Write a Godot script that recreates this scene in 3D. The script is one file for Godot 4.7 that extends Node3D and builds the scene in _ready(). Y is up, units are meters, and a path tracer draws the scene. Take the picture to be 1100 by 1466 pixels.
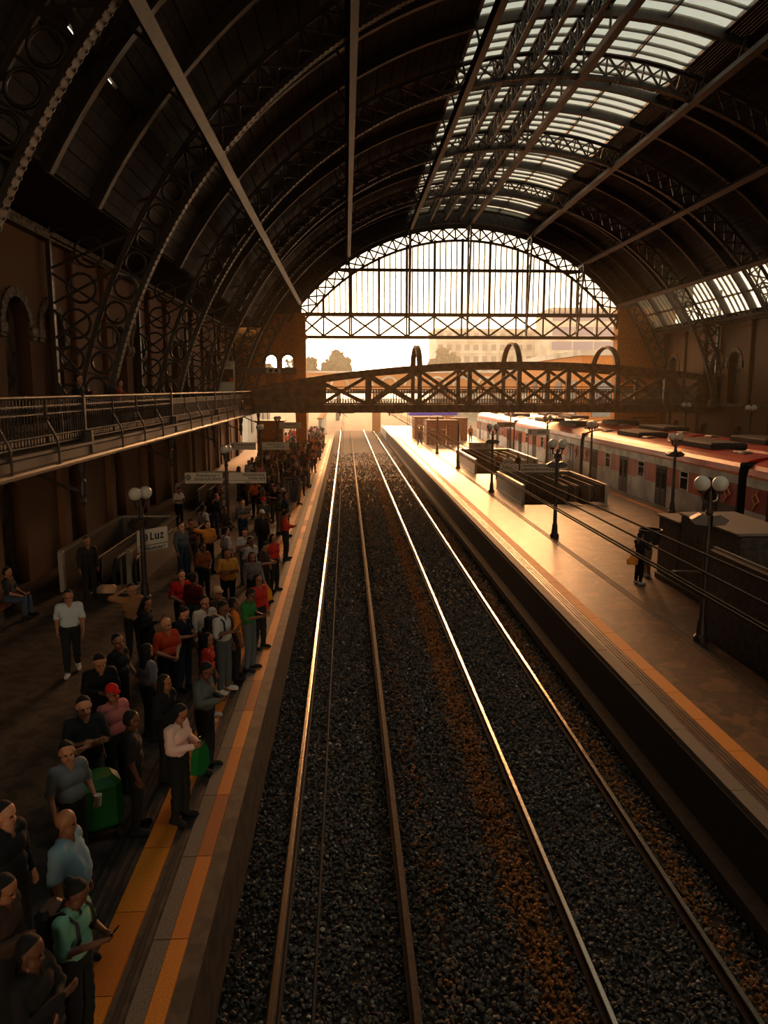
extends Node3D

# ---------------------------------------------------------------- constants of the place (metres, y = 0 is the platform top)
const CX := 9.8            # axis of the vault
const CY := 1.4
const ZE := -67.0          # plane of the glazed end screen
const BAY := 10.34         # distance of the main ribs
const RAIL := -1.05        # top of the rails
const BED := -1.24         # ballast level
const EYE := Vector3(0, 5.7, 0)
const FOC := 1101.0
var M := {}
var names := {}
var unit_box := BoxMesh.new()
var rng := RandomNumberGenerator.new()

# ---------------------------------------------------------------- mesh builder
class MB:
	var v := PackedVector3Array()
	var n := PackedVector3Array()
	func t(a: Vector3, b: Vector3, c: Vector3) -> void:
		var m := (b - a).cross(c - a).normalized()
		v.append(a); v.append(c); v.append(b)
		n.append(m); n.append(m); n.append(m)
	func q(a: Vector3, b: Vector3, c: Vector3, d: Vector3) -> void:
		var m := (c - a).cross(d - b).normalized()
		v.append(a); v.append(c); v.append(b); v.append(a); v.append(d); v.append(c)
		for i in 6: n.append(m)
	func qn(a: Vector3, b: Vector3, c: Vector3, d: Vector3, na: Vector3, nb: Vector3, nc: Vector3, nd: Vector3) -> void:
		v.append(a); v.append(c); v.append(b); v.append(a); v.append(d); v.append(c)
		n.append(na); n.append(nc); n.append(nb); n.append(na); n.append(nd); n.append(nc)
	func box(c: Vector3, s: Vector3, B := Basis()) -> void:
		var x := B.x * s.x * 0.5
		var y := B.y * s.y * 0.5
		var z := B.z * s.z * 0.5
		q(c + x - y - z, c + x + y - z, c + x + y + z, c + x - y + z)
		q(c - x - y + z, c - x + y + z, c - x + y - z, c - x - y - z)
		q(c - x + y + z, c + x + y + z, c + x + y - z, c - x + y - z)
		q(c - x - y - z, c + x - y - z, c + x - y + z, c - x - y + z)
		q(c - x - y + z, c + x - y + z, c + x + y + z, c - x + y + z)
		q(c + x - y - z, c - x - y - z, c - x + y - z, c + x + y - z)
	func bev(c: Vector3, s: Vector3, e: float, B := Basis()) -> void:   # box with chamfered upright and level edges
		var h := s * 0.5
		var l := [Vector2(-h.x + e, -h.z), Vector2(h.x - e, -h.z), Vector2(h.x, -h.z + e), Vector2(h.x, h.z - e), Vector2(h.x - e, h.z), Vector2(-h.x + e, h.z), Vector2(-h.x, h.z - e), Vector2(-h.x, -h.z + e)]
		var rings := []
		for k in [[-h.y, e], [-h.y + e, 0.0], [h.y - e, 0.0], [h.y, e]]:
			var r := []
			for p in l:
				var sx: float = (h.x - k[1]) / h.x
				var sz: float = (h.z - k[1]) / h.z
				r.append(c + B * Vector3(p.x * sx, k[0], p.y * sz))
			rings.append(r)
		for k in 3:
			for i in 8:
				var j := (i + 1) % 8
				q(rings[k][j], rings[k][i], rings[k + 1][i], rings[k + 1][j])
		for i in range(1, 7):
			t(rings[3][0], rings[3][i + 1], rings[3][i])
			t(rings[0][0], rings[0][i], rings[0][i + 1])
	func beam(a: Vector3, b: Vector3, w: float, h: float, up := Vector3.UP) -> void:
		var d := (b - a)
		var z := d.normalized()
		if absf(z.dot(up)) > 0.99: up = Vector3.RIGHT
		var x := up.cross(z).normalized()
		box((a + b) * 0.5, Vector3(w, h, d.length()), Basis(x, z.cross(x), z))
	func arc(r0: float, r1: float, a0: float, a1: float, z0: float, z1: float, steps: int) -> void:   # curved bar about the vault's axis, degrees from the crown
		var pr := []
		for i in steps + 1:
			var a := deg_to_rad(a0 + (a1 - a0) * i / steps)
			var u := Vector3(sin(a), cos(a), 0)
			var o := Vector3(CX, CY, 0)
			pr.append([o + u * r0 + Vector3(0, 0, z0), o + u * r0 + Vector3(0, 0, z1), o + u * r1 + Vector3(0, 0, z1), o + u * r1 + Vector3(0, 0, z0)])
		for i in steps:
			var p: Array = pr[i]
			var r: Array = pr[i + 1]
			for k in 4:
				q(p[k], r[k], r[(k + 1) % 4], p[(k + 1) % 4])
		q(pr[0][0], pr[0][1], pr[0][2], pr[0][3])
		q(pr[steps][3], pr[steps][2], pr[steps][1], pr[steps][0])
	func tube(p: Array, r, seg := 8, shut := true) -> void:
		var rings := []
		var norms := []
		var last := Vector3.ZERO
		for i in p.size():
			var d: Vector3 = (p[mini(i + 1, p.size() - 1)] - p[maxi(i - 1, 0)]).normalized()
			var x := last - d * last.dot(d)
			if x.length() < 0.01:
				x = d.cross(Vector3.UP if absf(d.y) < 0.9 else Vector3.RIGHT)
			x = x.normalized()
			last = x
			var y := d.cross(x)
			var rr: float = r[i] if r is Array else r
			var ring := []
			var nn := []
			for k in seg:
				var a := TAU * k / seg
				var u := x * cos(a) + y * sin(a)
				ring.append(p[i] + u * rr)
				nn.append(u)
			rings.append(ring)
			norms.append(nn)
		for i in p.size() - 1:
			for k in seg:
				var j := (k + 1) % seg
				qn(rings[i][k], rings[i][j], rings[i + 1][j], rings[i + 1][k], norms[i][k], norms[i][j], norms[i + 1][j], norms[i + 1][k])
		if shut:
			for k in range(1, seg - 1):
				t(rings[0][0], rings[0][k + 1], rings[0][k])
				t(rings[-1][0], rings[-1][k], rings[-1][k + 1])
	func lathe(at: Vector3, prof: Array, seg := 12) -> void:   # [radius, height] from the bottom up
		for i in prof.size() - 1:
			var p0: Array = prof[i]
			var p1: Array = prof[i + 1]
			var sl := Vector2(p1[1] - p0[1], p0[0] - p1[0]).normalized()
			for k in seg:
				var a0 := TAU * k / seg
				var a1 := TAU * (k + 1) / seg
				var u0 := Vector3(cos(a0), 0, -sin(a0))
				var u1 := Vector3(cos(a1), 0, -sin(a1))
				var n0 := u0 * sl.x + Vector3.UP * sl.y
				var n1 := u1 * sl.x + Vector3.UP * sl.y
				qn(at + u0 * p0[0] + Vector3.UP * p0[1], at + u1 * p0[0] + Vector3.UP * p0[1], at + u1 * p1[0] + Vector3.UP * p1[1], at + u0 * p1[0] + Vector3.UP * p1[1], n0, n1, n1, n0)
	func ball(c: Vector3, r: float, seg := 14, sy := 1.0) -> void:
		var rows := seg / 2
		for i in rows:
			var b0 := PI * i / rows - PI / 2
			var b1 := PI * (i + 1) / rows - PI / 2
			for k in seg:
				var a0 := TAU * k / seg
				var a1 := TAU * (k + 1) / seg
				var u := [Vector3(cos(a0) * cos(b0), sin(b0), -sin(a0) * cos(b0)), Vector3(cos(a1) * cos(b0), sin(b0), -sin(a1) * cos(b0)), Vector3(cos(a1) * cos(b1), sin(b1), -sin(a1) * cos(b1)), Vector3(cos(a0) * cos(b1), sin(b1), -sin(a0) * cos(b1))]
				var s := Vector3(r, r * sy, r)
				qn(c + u[0] * s, c + u[1] * s, c + u[2] * s, c + u[3] * s, u[0], u[1], u[2], u[3])
	func prism(poly: PackedVector2Array, T: Transform3D, depth: float) -> void:   # outline in T's xy, thickness along T's z
		if Geometry2D.is_polygon_clockwise(poly):
			poly = poly.duplicate()
			poly.reverse()
		var idx := Geometry2D.triangulate_polygon(poly)
		for i in range(0, idx.size(), 3):
			var a := poly[idx[i]]
			var b := poly[idx[i + 1]]
			var c := poly[idx[i + 2]]
			if (b - a).cross(c - a) < 0:
				var s := b
				b = c
				c = s
			t(T * Vector3(a.x, a.y, depth), T * Vector3(b.x, b.y, depth), T * Vector3(c.x, c.y, depth))
			t(T * Vector3(a.x, a.y, 0), T * Vector3(c.x, c.y, 0), T * Vector3(b.x, b.y, 0))
		for i in poly.size():
			var a := poly[i]
			var b := poly[(i + 1) % poly.size()]
			q(T * Vector3(a.x, a.y, 0), T * Vector3(b.x, b.y, 0), T * Vector3(b.x, b.y, depth), T * Vector3(a.x, a.y, depth))
	func ring(c: Vector3, R: float, r: float, ax: Vector3, ay: Vector3, seg := 12, tseg := 5) -> void:
		var az := ax.cross(ay)
		for i in seg:
			for k in tseg:
				var P := []
				var N := []
				for e in [[i, k], [i + 1, k], [i + 1, k + 1], [i, k + 1]]:
					var a: float = TAU * e[0] / seg
					var b: float = TAU * e[1] / tseg
					var u := ax * cos(a) + ay * sin(a)
					var w := u * cos(b) + az * sin(b)
					P.append(c + u * R + w * r)
					N.append(w)
				qn(P[0], P[1], P[2], P[3], N[0], N[1], N[2], N[3])
	func done() -> ArrayMesh:
		var arr := []
		arr.resize(Mesh.ARRAY_MAX)
		arr[Mesh.ARRAY_VERTEX] = v
		arr[Mesh.ARRAY_NORMAL] = n
		var m := ArrayMesh.new()
		m.add_surface_from_arrays(Mesh.PRIMITIVE_TRIANGLES, arr)
		return m

# ---------------------------------------------------------------- helpers
func numbered(called: String) -> String:
	var k: int = names.get(called, 0)
	names[called] = k + 1
	return called if k == 0 else "%s_%03d" % [called, k]

func tag(o: Node, label: String, category: String, group := "") -> Node:
	o.set_meta("label", label)
	if category: o.set_meta("category", category)
	if group: o.set_meta("group", group)
	return o

func thing(called: String, label: String, category: String, at := Vector3.ZERO, turn := 0.0, group := "") -> Node3D:
	var o := Node3D.new()
	o.name = numbered(called)
	add_child(o)
	o.position = at
	o.rotation.y = turn
	tag(o, label, category, group)
	return o

func structure(called: String, label: String) -> Node3D:
	var o := Node3D.new()
	o.name = numbered(called)
	add_child(o)
	o.set_meta("kind", "structure")
	o.set_meta("label", label)
	return o

func obj(called: String, mesh: Mesh, m: Material, parent: Node = null, T := Transform3D()) -> MeshInstance3D:
	var o := MeshInstance3D.new()
	o.mesh = mesh
	o.material_override = m
	o.transform = T
	if parent == null:
		o.name = numbered(called)
		add_child(o)
	else:
		o.name = called
		parent.add_child(o, true)
	return o

func bar(parent: Node, called: String, a: Vector3, b: Vector3, w: float, h: float, m: Material, up := Vector3.UP) -> MeshInstance3D:
	var d := b - a
	var z := d.normalized()
	if absf(z.dot(up)) > 0.99: up = Vector3.RIGHT
	var x := up.cross(z).normalized()
	return obj(called, unit_box, m, parent, Transform3D(Basis(x * w, z.cross(x) * h, z * d.length()), (a + b) * 0.5))

func blk(parent: Node, called: String, c: Vector3, s: Vector3, m: Material) -> MeshInstance3D:
	return obj(called, unit_box, m, parent, Transform3D(Basis.from_scale(s), c))

func bevel(parent: Node, called: String, c: Vector3, s: Vector3, e: float, m: Material, B := Basis()) -> MeshInstance3D:
	var b := MB.new()
	b.bev(c, s, e, B)
	return obj(called, b.done(), m, parent)

func stuff(o: Node, label := "") -> void:
	o.set_meta("kind", "stuff")
	if label: o.set_meta("label", label)

func on_vault(r: float, deg: float, z: float) -> Vector3:
	var a := deg_to_rad(deg)
	return Vector3(CX + r * sin(a), CY + r * cos(a), z)

func turned(deg: float, z: float) -> Transform3D:   # puts a mesh made at the crown (0 degrees, z = 0) elsewhere on the vault
	var o := Vector3(CX, CY, 0)
	var B := Basis(Vector3.FORWARD, deg_to_rad(deg))
	return Transform3D(B, o - B * o + Vector3(0, 0, z))

func seen_at(x: float, y: float, level: float) -> Vector3:   # where a pixel's ray meets a level plane
	var th := atan(0.1603)
	var ps := atan(0.0495 * cos(th))
	var fw := Vector3(sin(ps) * cos(th), -sin(th), -cos(ps) * cos(th))
	var rt := Vector3(cos(ps), 0, sin(ps))
	var d := fw + rt * (x - 550.0) / FOC - rt.cross(fw) * (y - 733.0) / FOC
	return EYE + d * ((level - EYE.y) / d.y)

func words(parent: Node, text: String, size: float, T: Transform3D, m: Material) -> MeshInstance3D:
	var t := TextMesh.new()
	var f := SystemFont.new()
	f.font_names = PackedStringArray(["Droid Sans"])
	f.font_weight = 700
	t.font = f
	t.text = text
	t.font_size = 32
	t.pixel_size = size / 32.0
	t.depth = 0.006
	t.curve_step = 4.0
	return obj("lettering", t, m, parent, T)

func noise(freq: float, cols: Array, sd: int, oct := 4, kind := FastNoiseLite.TYPE_SIMPLEX_SMOOTH) -> NoiseTexture2D:
	var f := FastNoiseLite.new()
	f.seed = sd
	f.noise_type = kind
	f.frequency = freq
	f.fractal_octaves = oct
	var t := NoiseTexture2D.new()
	t.width = 512
	t.height = 512
	t.seamless = true
	t.noise = f
	var g := Gradient.new()
	g.offsets = PackedFloat32Array(cols.map(func(c): return c[0]))
	g.colors = PackedColorArray(cols.map(func(c): return c[1]))
	t.color_ramp = g
	return t

func mat(called: String, c: Color, rough := 0.7, metal := 0.0) -> StandardMaterial3D:
	var m := StandardMaterial3D.new()
	m.resource_name = called
	m.albedo_color = c
	m.roughness = rough
	m.metallic = metal
	M[called] = m
	return m

func grain(m: StandardMaterial3D, tex: Texture2D, scale: float) -> StandardMaterial3D:
	m.albedo_texture = tex
	m.uv1_triplanar = true
	m.uv1_world_triplanar = true
	m.uv1_scale = Vector3.ONE * scale
	return m

func materials() -> void:
	var g1 := noise(0.02, [[0.0, Color(0.62, 0.60, 0.58)], [0.5, Color(0.85, 0.84, 0.83)], [1.0, Color(1, 1, 1)]], 3)
	var g2 := noise(0.012, [[0.0, Color(0.35, 0.33, 0.32)], [0.45, Color(0.75, 0.73, 0.70)], [0.62, Color(1, 0.97, 0.93)], [1.0, Color(0.8, 0.72, 0.62)]], 8, 5)
	var worn := noise(0.13, [[0.0, Color(0.55, 0.5, 0.45)], [0.3, Color(0.74, 0.7, 0.66)], [0.5, Color(0.95, 0.94, 0.92)], [1.0, Color(1, 1, 1)]], 21, 5)
	var brick := noise(0.05, [[0.0, Color(0.55, 0.42, 0.34)], [0.5, Color(0.85, 0.75, 0.66)], [1.0, Color(1, 0.95, 0.86)]], 5, 3)
	var bump := noise(0.06, [[0.0, Color.BLACK], [1.0, Color.WHITE]], 11, 4)
	grain(mat("iron", Color(0.27, 0.215, 0.165), 0.48), g1, 0.4)
	grain(mat("iron_bridge", Color(0.42, 0.33, 0.21), 0.6), g2, 0.25)
	grain(mat("boards", Color(0.20, 0.142, 0.10), 0.85), g2, 0.35)
	grain(mat("boards_b", Color(0.18, 0.13, 0.092), 0.85), g2, 0.3)
	grain(mat("brick", Color(0.49, 0.36, 0.225), 0.85), brick, 1.2)
	grain(mat("ochre", Color(0.80, 0.50, 0.19), 0.85), g1, 0.5)
	grain(mat("stone", Color(0.50, 0.44, 0.38), 0.8), g2, 0.6)
	grain(mat("plaster_dark", Color(0.40, 0.31, 0.23), 0.85), g2, 0.3)
	grain(mat("bed", Color(0.26, 0.215, 0.18), 0.95), g2, 1.5)
	var st := mat("stones", Color(1, 1, 1), 0.85)
	st.vertex_color_use_as_albedo = true
	mat("rail_steel", Color(0.78, 0.74, 0.68), 0.22, 1.0)
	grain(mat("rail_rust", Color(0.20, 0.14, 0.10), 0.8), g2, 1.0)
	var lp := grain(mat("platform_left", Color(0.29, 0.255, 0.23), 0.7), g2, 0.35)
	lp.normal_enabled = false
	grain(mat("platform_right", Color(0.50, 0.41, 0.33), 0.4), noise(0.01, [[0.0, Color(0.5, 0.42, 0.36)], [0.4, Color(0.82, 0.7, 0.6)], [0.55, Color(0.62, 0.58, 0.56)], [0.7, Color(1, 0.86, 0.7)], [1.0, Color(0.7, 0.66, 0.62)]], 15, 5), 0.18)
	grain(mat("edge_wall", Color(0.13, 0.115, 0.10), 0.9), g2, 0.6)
	grain(mat("kerb", Color(0.46, 0.42, 0.38), 0.7), worn, 0.7)
	grain(mat("yellow", Color(0.93, 0.56, 0.06), 0.6), worn, 0.9)
	grain(mat("yellow_b", Color(0.88, 0.50, 0.05), 0.6), worn, 1.1)
	grain(mat("yellow_c", Color(0.72, 0.38, 0.06), 0.65), worn, 0.8)
	mat("rubber", Color(0.10, 0.095, 0.09), 0.7)
	mat("glass", Color(0.95, 0.95, 0.92, 0.14), 0.05).transparency = BaseMaterial3D.TRANSPARENCY_ALPHA
	var sg := mat("glass_dirty", Color(0.78, 0.80, 0.72, 0.42), 0.6)
	sg.transparency = BaseMaterial3D.TRANSPARENCY_ALPHA
	mat("glass_dark", Color(0.05, 0.05, 0.05), 0.08)
	grain(mat("orange", Color(0.95, 0.34, 0.06), 0.5), g1, 0.06)
	grain(mat("red", Color(0.72, 0.10, 0.05), 0.5), g1, 0.06)
	grain(mat("roof_red", Color(0.92, 0.22, 0.05), 0.38), g1, 0.05)
	grain(mat("train_white", Color(0.96, 0.94, 0.90), 0.4), g1, 0.06)
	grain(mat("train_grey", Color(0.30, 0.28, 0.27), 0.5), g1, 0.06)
	grain(mat("train_roof", Color(0.80, 0.72, 0.62), 0.5), g2, 0.4)
	mat("black", Color(0.055, 0.05, 0.05), 0.6)
	mat("logo", Color(0.85, 0.62, 0.35), 0.5)
	mat("globe", Color(0.80, 0.77, 0.72), 0.25)
	mat("wire", Color(0.055, 0.048, 0.044), 0.8)
	mat("sign", Color(0.80, 0.75, 0.68), 0.5)
	mat("ink", Color(0.05, 0.045, 0.045), 0.6)
	mat("steel", Color(0.66, 0.62, 0.57), 0.35, 0.7)
	grain(mat("panel", Color(0.42, 0.36, 0.30), 0.35), g1, 0.5)
	grain(mat("wood", Color(0.62, 0.33, 0.12), 0.6), g2, 0.7)
	mat("tarp", Color(0.30, 0.22, 0.72), 0.7)
	mat("white_rail", Color(0.80, 0.78, 0.74), 0.5)
	grain(mat("dark_wall", Color(0.24, 0.20, 0.175), 0.75), g2, 0.7)
	grain(mat("far_white", Color(0.80, 0.78, 0.74), 0.8), g1, 0.02)
	mat("far_window", Color(0.25, 0.26, 0.30), 0.3)
	mat("far_blue", Color(0.16, 0.18, 0.42), 0.4)
	grain(mat("far_ground", Color(0.55, 0.48, 0.40), 0.9), g2, 0.05)
	mat("leaf", Color(0.24, 0.26, 0.12), 0.8)
	mat("bark", Color(0.22, 0.16, 0.11), 0.9)
	mat("poster", Color(0.72, 0.70, 0.64), 0.5)
	mat("green_bag", Color(0.05, 0.42, 0.16), 0.5)
	mat("yellow_bag", Color(0.90, 0.55, 0.08), 0.5)
	mat("phone", Color(0.04, 0.04, 0.045), 0.2)

# ---------------------------------------------------------------- the scene
func _ready() -> void:
	rng.seed = 7
	var cam := Camera3D.new()
	cam.name = "camera"
	add_child(cam)
	cam.keep_aspect = Camera3D.KEEP_HEIGHT
	cam.fov = rad_to_deg(2.0 * atan(733.0 / FOC))
	cam.near = 0.1
	cam.far = 900.0
	var th := atan(0.1603)
	var ps := atan(0.0495 * cos(th))
	cam.position = EYE
	cam.rotation = Vector3(-th, -ps, 0)
	cam.current = true
	var we := WorldEnvironment.new()
	we.name = "environment"
	var e := Environment.new()
	e.background_mode = Environment.BG_SKY
	var sm := ProceduralSkyMaterial.new()
	sm.sky_top_color = Color(0.225, 0.235, 0.214)
	sm.sky_horizon_color = Color(1.0, 0.87, 0.70)
	sm.sky_curve = 0.055
	sm.ground_bottom_color = Color(0.30, 0.25, 0.2)
	sm.ground_horizon_color = Color(0.6, 0.5, 0.36)
	var sky := Sky.new()
	sky.sky_material = sm
	e.sky = sky
	e.background_energy_multiplier = 28.0
	e.tonemap_mode = Environment.TONE_MAPPER_LINEAR
	e.tonemap_exposure = 1.05
	e.sdfgi_enabled = true
	e.ssao_enabled = true
	e.ssil_enabled = true
	we.environment = e
	add_child(we)
	var sun := DirectionalLight3D.new()
	sun.name = "sun"
	sun.light_color = Color(1.0, 0.69, 0.43)
	sun.light_energy = 4.0
	sun.light_angular_distance = 22.0
	sun.shadow_enabled = true
	sun.sky_mode = DirectionalLight3D.SKY_MODE_LIGHT_ONLY
	sun.rotation = Vector3(deg_to_rad(-15.0), deg_to_rad(180.0 - 5.0), 0)
	add_child(sun)
	e.volumetric_fog_enabled = true
	e.volumetric_fog_density = 0.0
	materials()
	ground()
	walls()
	vault()
	end_screen()
	gallery()
	footbridge()
	outside()
	wires()
	trains()
	platform_things()
	people()
	haze()

func haze() -> void:   # dusty air in the open half of the hall
	var f := FogVolume.new()
	f.name = "haze"
	f.shape = RenderingServer.FOG_VOLUME_SHAPE_BOX
	f.size = Vector3(36, 13.0, 34)
	f.position = Vector3(10, 5.3, -49.5)
	var m := FogMaterial.new()
	m.density = 0.0055
	m.albedo = Color(0.9, 0.78, 0.6)
	f.material = m
	add_child(f)
	tag(f, "golden dusty haze in the far half of the hall", "haze")
	stuff(f)
	var f2 := FogVolume.new()  # second fog box, added to whiten what stands outside
	f2.name = "added_haze_outside"
	f2.shape = RenderingServer.FOG_VOLUME_SHAPE_BOX
	f2.size = Vector3(150, 45, 130)
	f2.position = Vector3(25, 21, -135)
	var m2 := FogMaterial.new()
	m2.density = 0.003
	m2.albedo = Color(0.95, 0.88, 0.78)
	f2.material = m2
	add_child(f2)
	tag(f2, "added haze that whitens the view over the tracks outside the station", "haze")
	stuff(f2)

# ---------------------------------------------------------------- track bed and platforms
func slab(called: String, label: String, x0: float, x1: float, y0: float, y1: float, z0: float, z1: float, m: Material) -> MeshInstance3D:
	var o := blk(self, called, Vector3((x0 + x1) / 2, (y0 + y1) / 2, (z0 + z1) / 2), Vector3(x1 - x0, y1 - y0, absf(z1 - z0)), m)
	o.name = called
	o.set_meta("kind", "structure")
	o.set_meta("label", label)
	return o

func paved(called: String, label: String, x0: float, x1: float, y: float, z0: float, z1: float, hx0: float, hx1: float, wells: Array, m: Material) -> void:
	# a platform with open stair wells between hx0 and hx1
	var p := structure(called, label)
	var cut := func(a: float, b: float, c: float, d: float) -> void: blk(p, "paving", Vector3((a + b) / 2, (y - 1.6) / 2, (c + d) / 2), Vector3(b - a, y + 1.6, c - d), m)
	cut.call(x0, hx0, z0, z1)
	cut.call(hx1, x1, z0, z1)
	var z := z0
	for w in wells:
		cut.call(hx0, hx1, z, w[0])
		z = w[1]
		var zc: float = (w[0] + w[1]) / 2
		var d: float = w[0] - w[1]
		blk(p, "well_floor", Vector3((hx0 + hx1) / 2, -2.95, zc), Vector3(hx1 - hx0 + 0.2, 0.1, d + 0.2), m)
		for k in [[hx0, 1.0], [hx1, -1.0]]: blk(p, "well_side", Vector3(k[0] - k[1] * 0.05, -2.3, zc), Vector3(0.1, 1.4, d), m)
		for k in [w[0] + 0.05, w[1] - 0.05]: blk(p, "well_end", Vector3((hx0 + hx1) / 2, -2.3, k), Vector3(hx1 - hx0, 1.4, 0.1), m)
	cut.call(hx0, hx1, z, z1)

func strip(parent: Node, called: String, x0: float, x1: float, y: float, h: float, z0: float, z1: float, length: float, ms: Array) -> void:
	var z := z0
	while z > z1:
		var k := rng.randi() % ms.size()
		blk(parent, called, Vector3((x0 + x1) / 2, y + h / 2, z - length / 2), Vector3(x1 - x0, h, length - 0.012), ms[k])
		z -= length

func ground() -> void:
	slab("floor", "dark ballast bed of the two tracks", -1.6, 5.6, -1.6, BED - 0.03, 80, -130, M.bed)
	slab("floor_under_trains", "track bed below the parked trains", 15.4, 24.0, -1.6, -1.2, 80, -130, M.bed)
	slab("floor_outside", "bright ground outside the station", -160, 160, -2.0, -1.6, -67, -420, M.far_ground)
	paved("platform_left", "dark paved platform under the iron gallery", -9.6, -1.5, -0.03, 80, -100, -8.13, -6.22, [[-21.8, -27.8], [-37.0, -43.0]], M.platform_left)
	paved("platform_right", "polished island platform between the open tracks and the trains", 5.48, 15.38, 0.0, 80, -120, 8.72, 12.9, [[-9.2, -17.7], [-37.4, -43.8], [-51.5, -60.5]], M.platform_right)
	slab("platform_far", "platform beyond the second train", 23.9, 27.6, -1.6, 0.0, 80, -67, M.platform_right)
	# fittings of the left platform edge
	var le := structure("trim_1", "yellow and grey edge strips of the crowded platform")
	strip(le, "yellow_edge_tile", -1.88, -1.70, -0.03, 0.035, -3.0, -88.0, 1.45, [M.yellow, M.yellow_b, M.yellow, M.yellow_c])
	strip(le, "kerb_stone", -2.06, -1.885, -0.03, 0.032, -3.0, -88.0, 1.45, [M.kerb])
	strip(le, "tactile_tile", -2.58, -2.26, -0.03, 0.036, -3.0, -88.0, 1.2, [M.yellow, M.yellow_b, M.yellow_b])
	for k in 4:
		blk(le, "ribbed_strip", Vector3(-2.68 - 0.1 * k, -0.02, -32), Vector3(0.035, 0.03, 58), M.rubber)
	blk(le, "groove_strip", Vector3(-2.16, -0.022, -40), Vector3(0.05, 0.02, 96), M.rubber)
	# fittings of the right platform edge
	var re := structure("trim_2", "kerb, yellow line and dark guide strips of the polished platform")
	strip(re, "kerb_stone", 5.46, 5.70, -0.10, 0.115, -4.0, -92.0, 2.0, [M.kerb])
	strip(re, "yellow_tile", 6.02, 6.31, -0.01, 0.016, -4.0, -92.0, 1.2, [M.yellow, M.yellow, M.yellow_b])
	for k in 3:
		blk(re, "guide_strip", Vector3(7.78 + 0.085 * k, 0.004, -45), Vector3(0.04, 0.012, 86), M.rubber)
		blk(re, "joint_strip", Vector3(5.80 + 0.07 * k, 0.002, -48), Vector3(0.018, 0.008, 88), M.rubber)
	strip(re, "yellow_tile", 14.55, 14.85, -0.01, 0.016, -20.0, -92.0, 1.2, [M.yellow_b, M.yellow_c])
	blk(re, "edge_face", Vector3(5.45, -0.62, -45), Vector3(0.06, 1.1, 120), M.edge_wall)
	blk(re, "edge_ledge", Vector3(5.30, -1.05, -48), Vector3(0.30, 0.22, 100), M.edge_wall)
	# rails
	var prof := PackedVector2Array([Vector2(-0.07, -0.155), Vector2(0.07, -0.155), Vector2(0.07, -0.14), Vector2(0.012, -0.12), Vector2(0.012, -0.045), Vector2(0.034, -0.035), Vector2(0.034, -0.012), Vector2(-0.034, -0.012), Vector2(-0.034, -0.035), Vector2(-0.012, -0.045), Vector2(-0.012, -0.12), Vector2(-0.07, -0.14)])
	var foot := MB.new()
	foot.prism(prof, Transform3D(Basis(), Vector3(0, 0, -128)), 140.0)
	var head := MB.new()
	head.prism(PackedVector2Array([Vector2(-0.036, -0.012), Vector2(0.036, -0.012), Vector2(0.034, -0.004), Vector2(0.026, 0), Vector2(-0.026, 0), Vector2(-0.034, -0.004)]), Transform3D(Basis(), Vector3(0, 0, -128)), 140.0)
	var fm := foot.done()
	var hm := head.done()
	var what := ["shiny steel rail running beside the crowded platform edge", "steel rail painted dark for shade, on the track beside the crowd, away from the platform", "shiny steel rail next to the rust-orange ballast band", "shiny steel rail running beside the polished platform's wall"]
	var xs := [-0.875, 0.72, 2.85, 4.43]
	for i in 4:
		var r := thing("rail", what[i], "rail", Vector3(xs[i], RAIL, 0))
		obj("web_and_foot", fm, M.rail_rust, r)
		obj("rail_head", hm, M.rail_rust if i == 1 else M.rail_steel, r)  # one rail head takes the dark material, its shade put into the colour
	# ballast stones
	var sb := MB.new()
	var ico := []
	for k in 6:
		var a := TAU * k / 6.0
		ico.append(Vector3(cos(a) * rng.randf_range(0.8, 1.1), rng.randf_range(-0.25, 0.3), sin(a) * rng.randf_range(0.8, 1.1)))
	var top := Vector3(0.12, 0.75, -0.1)
	var bot := Vector3(0, -0.7, 0)
	for k in 6:
		sb.t(ico[(k + 1) % 6], ico[k], top)
		sb.t(ico[k], ico[(k + 1) % 6], bot)
	var mm := MultiMesh.new()
	mm.transform_format = MultiMesh.TRANSFORM_3D
	mm.use_colors = true
	mm.mesh = sb.done()
	var T: Array[Transform3D] = []
	var Cc: Array[Color] = []
	for zone in [[-5.5, -13.0, 430, 0.030], [-13.0, -24.0, 300, 0.034], [-24.0, -44.0, 130, 0.046], [-44.0, -58.0, 42, 0.06], [-58.0, -70.0, 22, 0.055], [-70.0, -84.0, 10, 0.05]]:
		var area: float = 6.9 * (zone[0] - zone[1])
		for i in int(area * zone[2]):
			var x := rng.randf_range(-1.5, 5.4)
			var z := rng.randf_range(zone[1], zone[0])
			var lift := 0.0
			if x > 0.95 and x < 2.7: lift = 0.05 * sin((x - 0.95) / 1.75 * PI)
			var s: float = zone[3] * rng.randf_range(0.7, 1.45)
			T.append(Transform3D(Basis.from_euler(Vector3(rng.randf() * TAU, rng.randf() * TAU, rng.randf() * TAU)).scaled(Vector3.ONE * s), Vector3(x, BED + lift + rng.randf_range(-0.02, 0.02), z)))
			var g := rng.randf_range(0.05, 0.15)
			var c := Color(g * 1.12, g, g * 0.88)
			if rng.randf() < 0.02: c = Color(0.42, 0.40, 0.37)
			var rust := exp(-pow((x - 2.38) / 0.26, 2.0)) + 0.7 * exp(-pow((x - 4.75) / 0.2, 2.0)) + 0.2 * exp(-pow((x - 1.15) / 0.2, 2.0))
			if rng.randf() < rust * 1.3: c = c.lerp(Color(0.34, 0.13, 0.022), rng.randf_range(0.6, 1.0))
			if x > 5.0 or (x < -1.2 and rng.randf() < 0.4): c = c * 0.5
			if (x > 0.45 and x < 0.66) or (x > 0.78 and x < 1.0): c = c * 0.6  # stones beside the dark rail painted darker, as the shade around it
			Cc.append(c)
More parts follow.
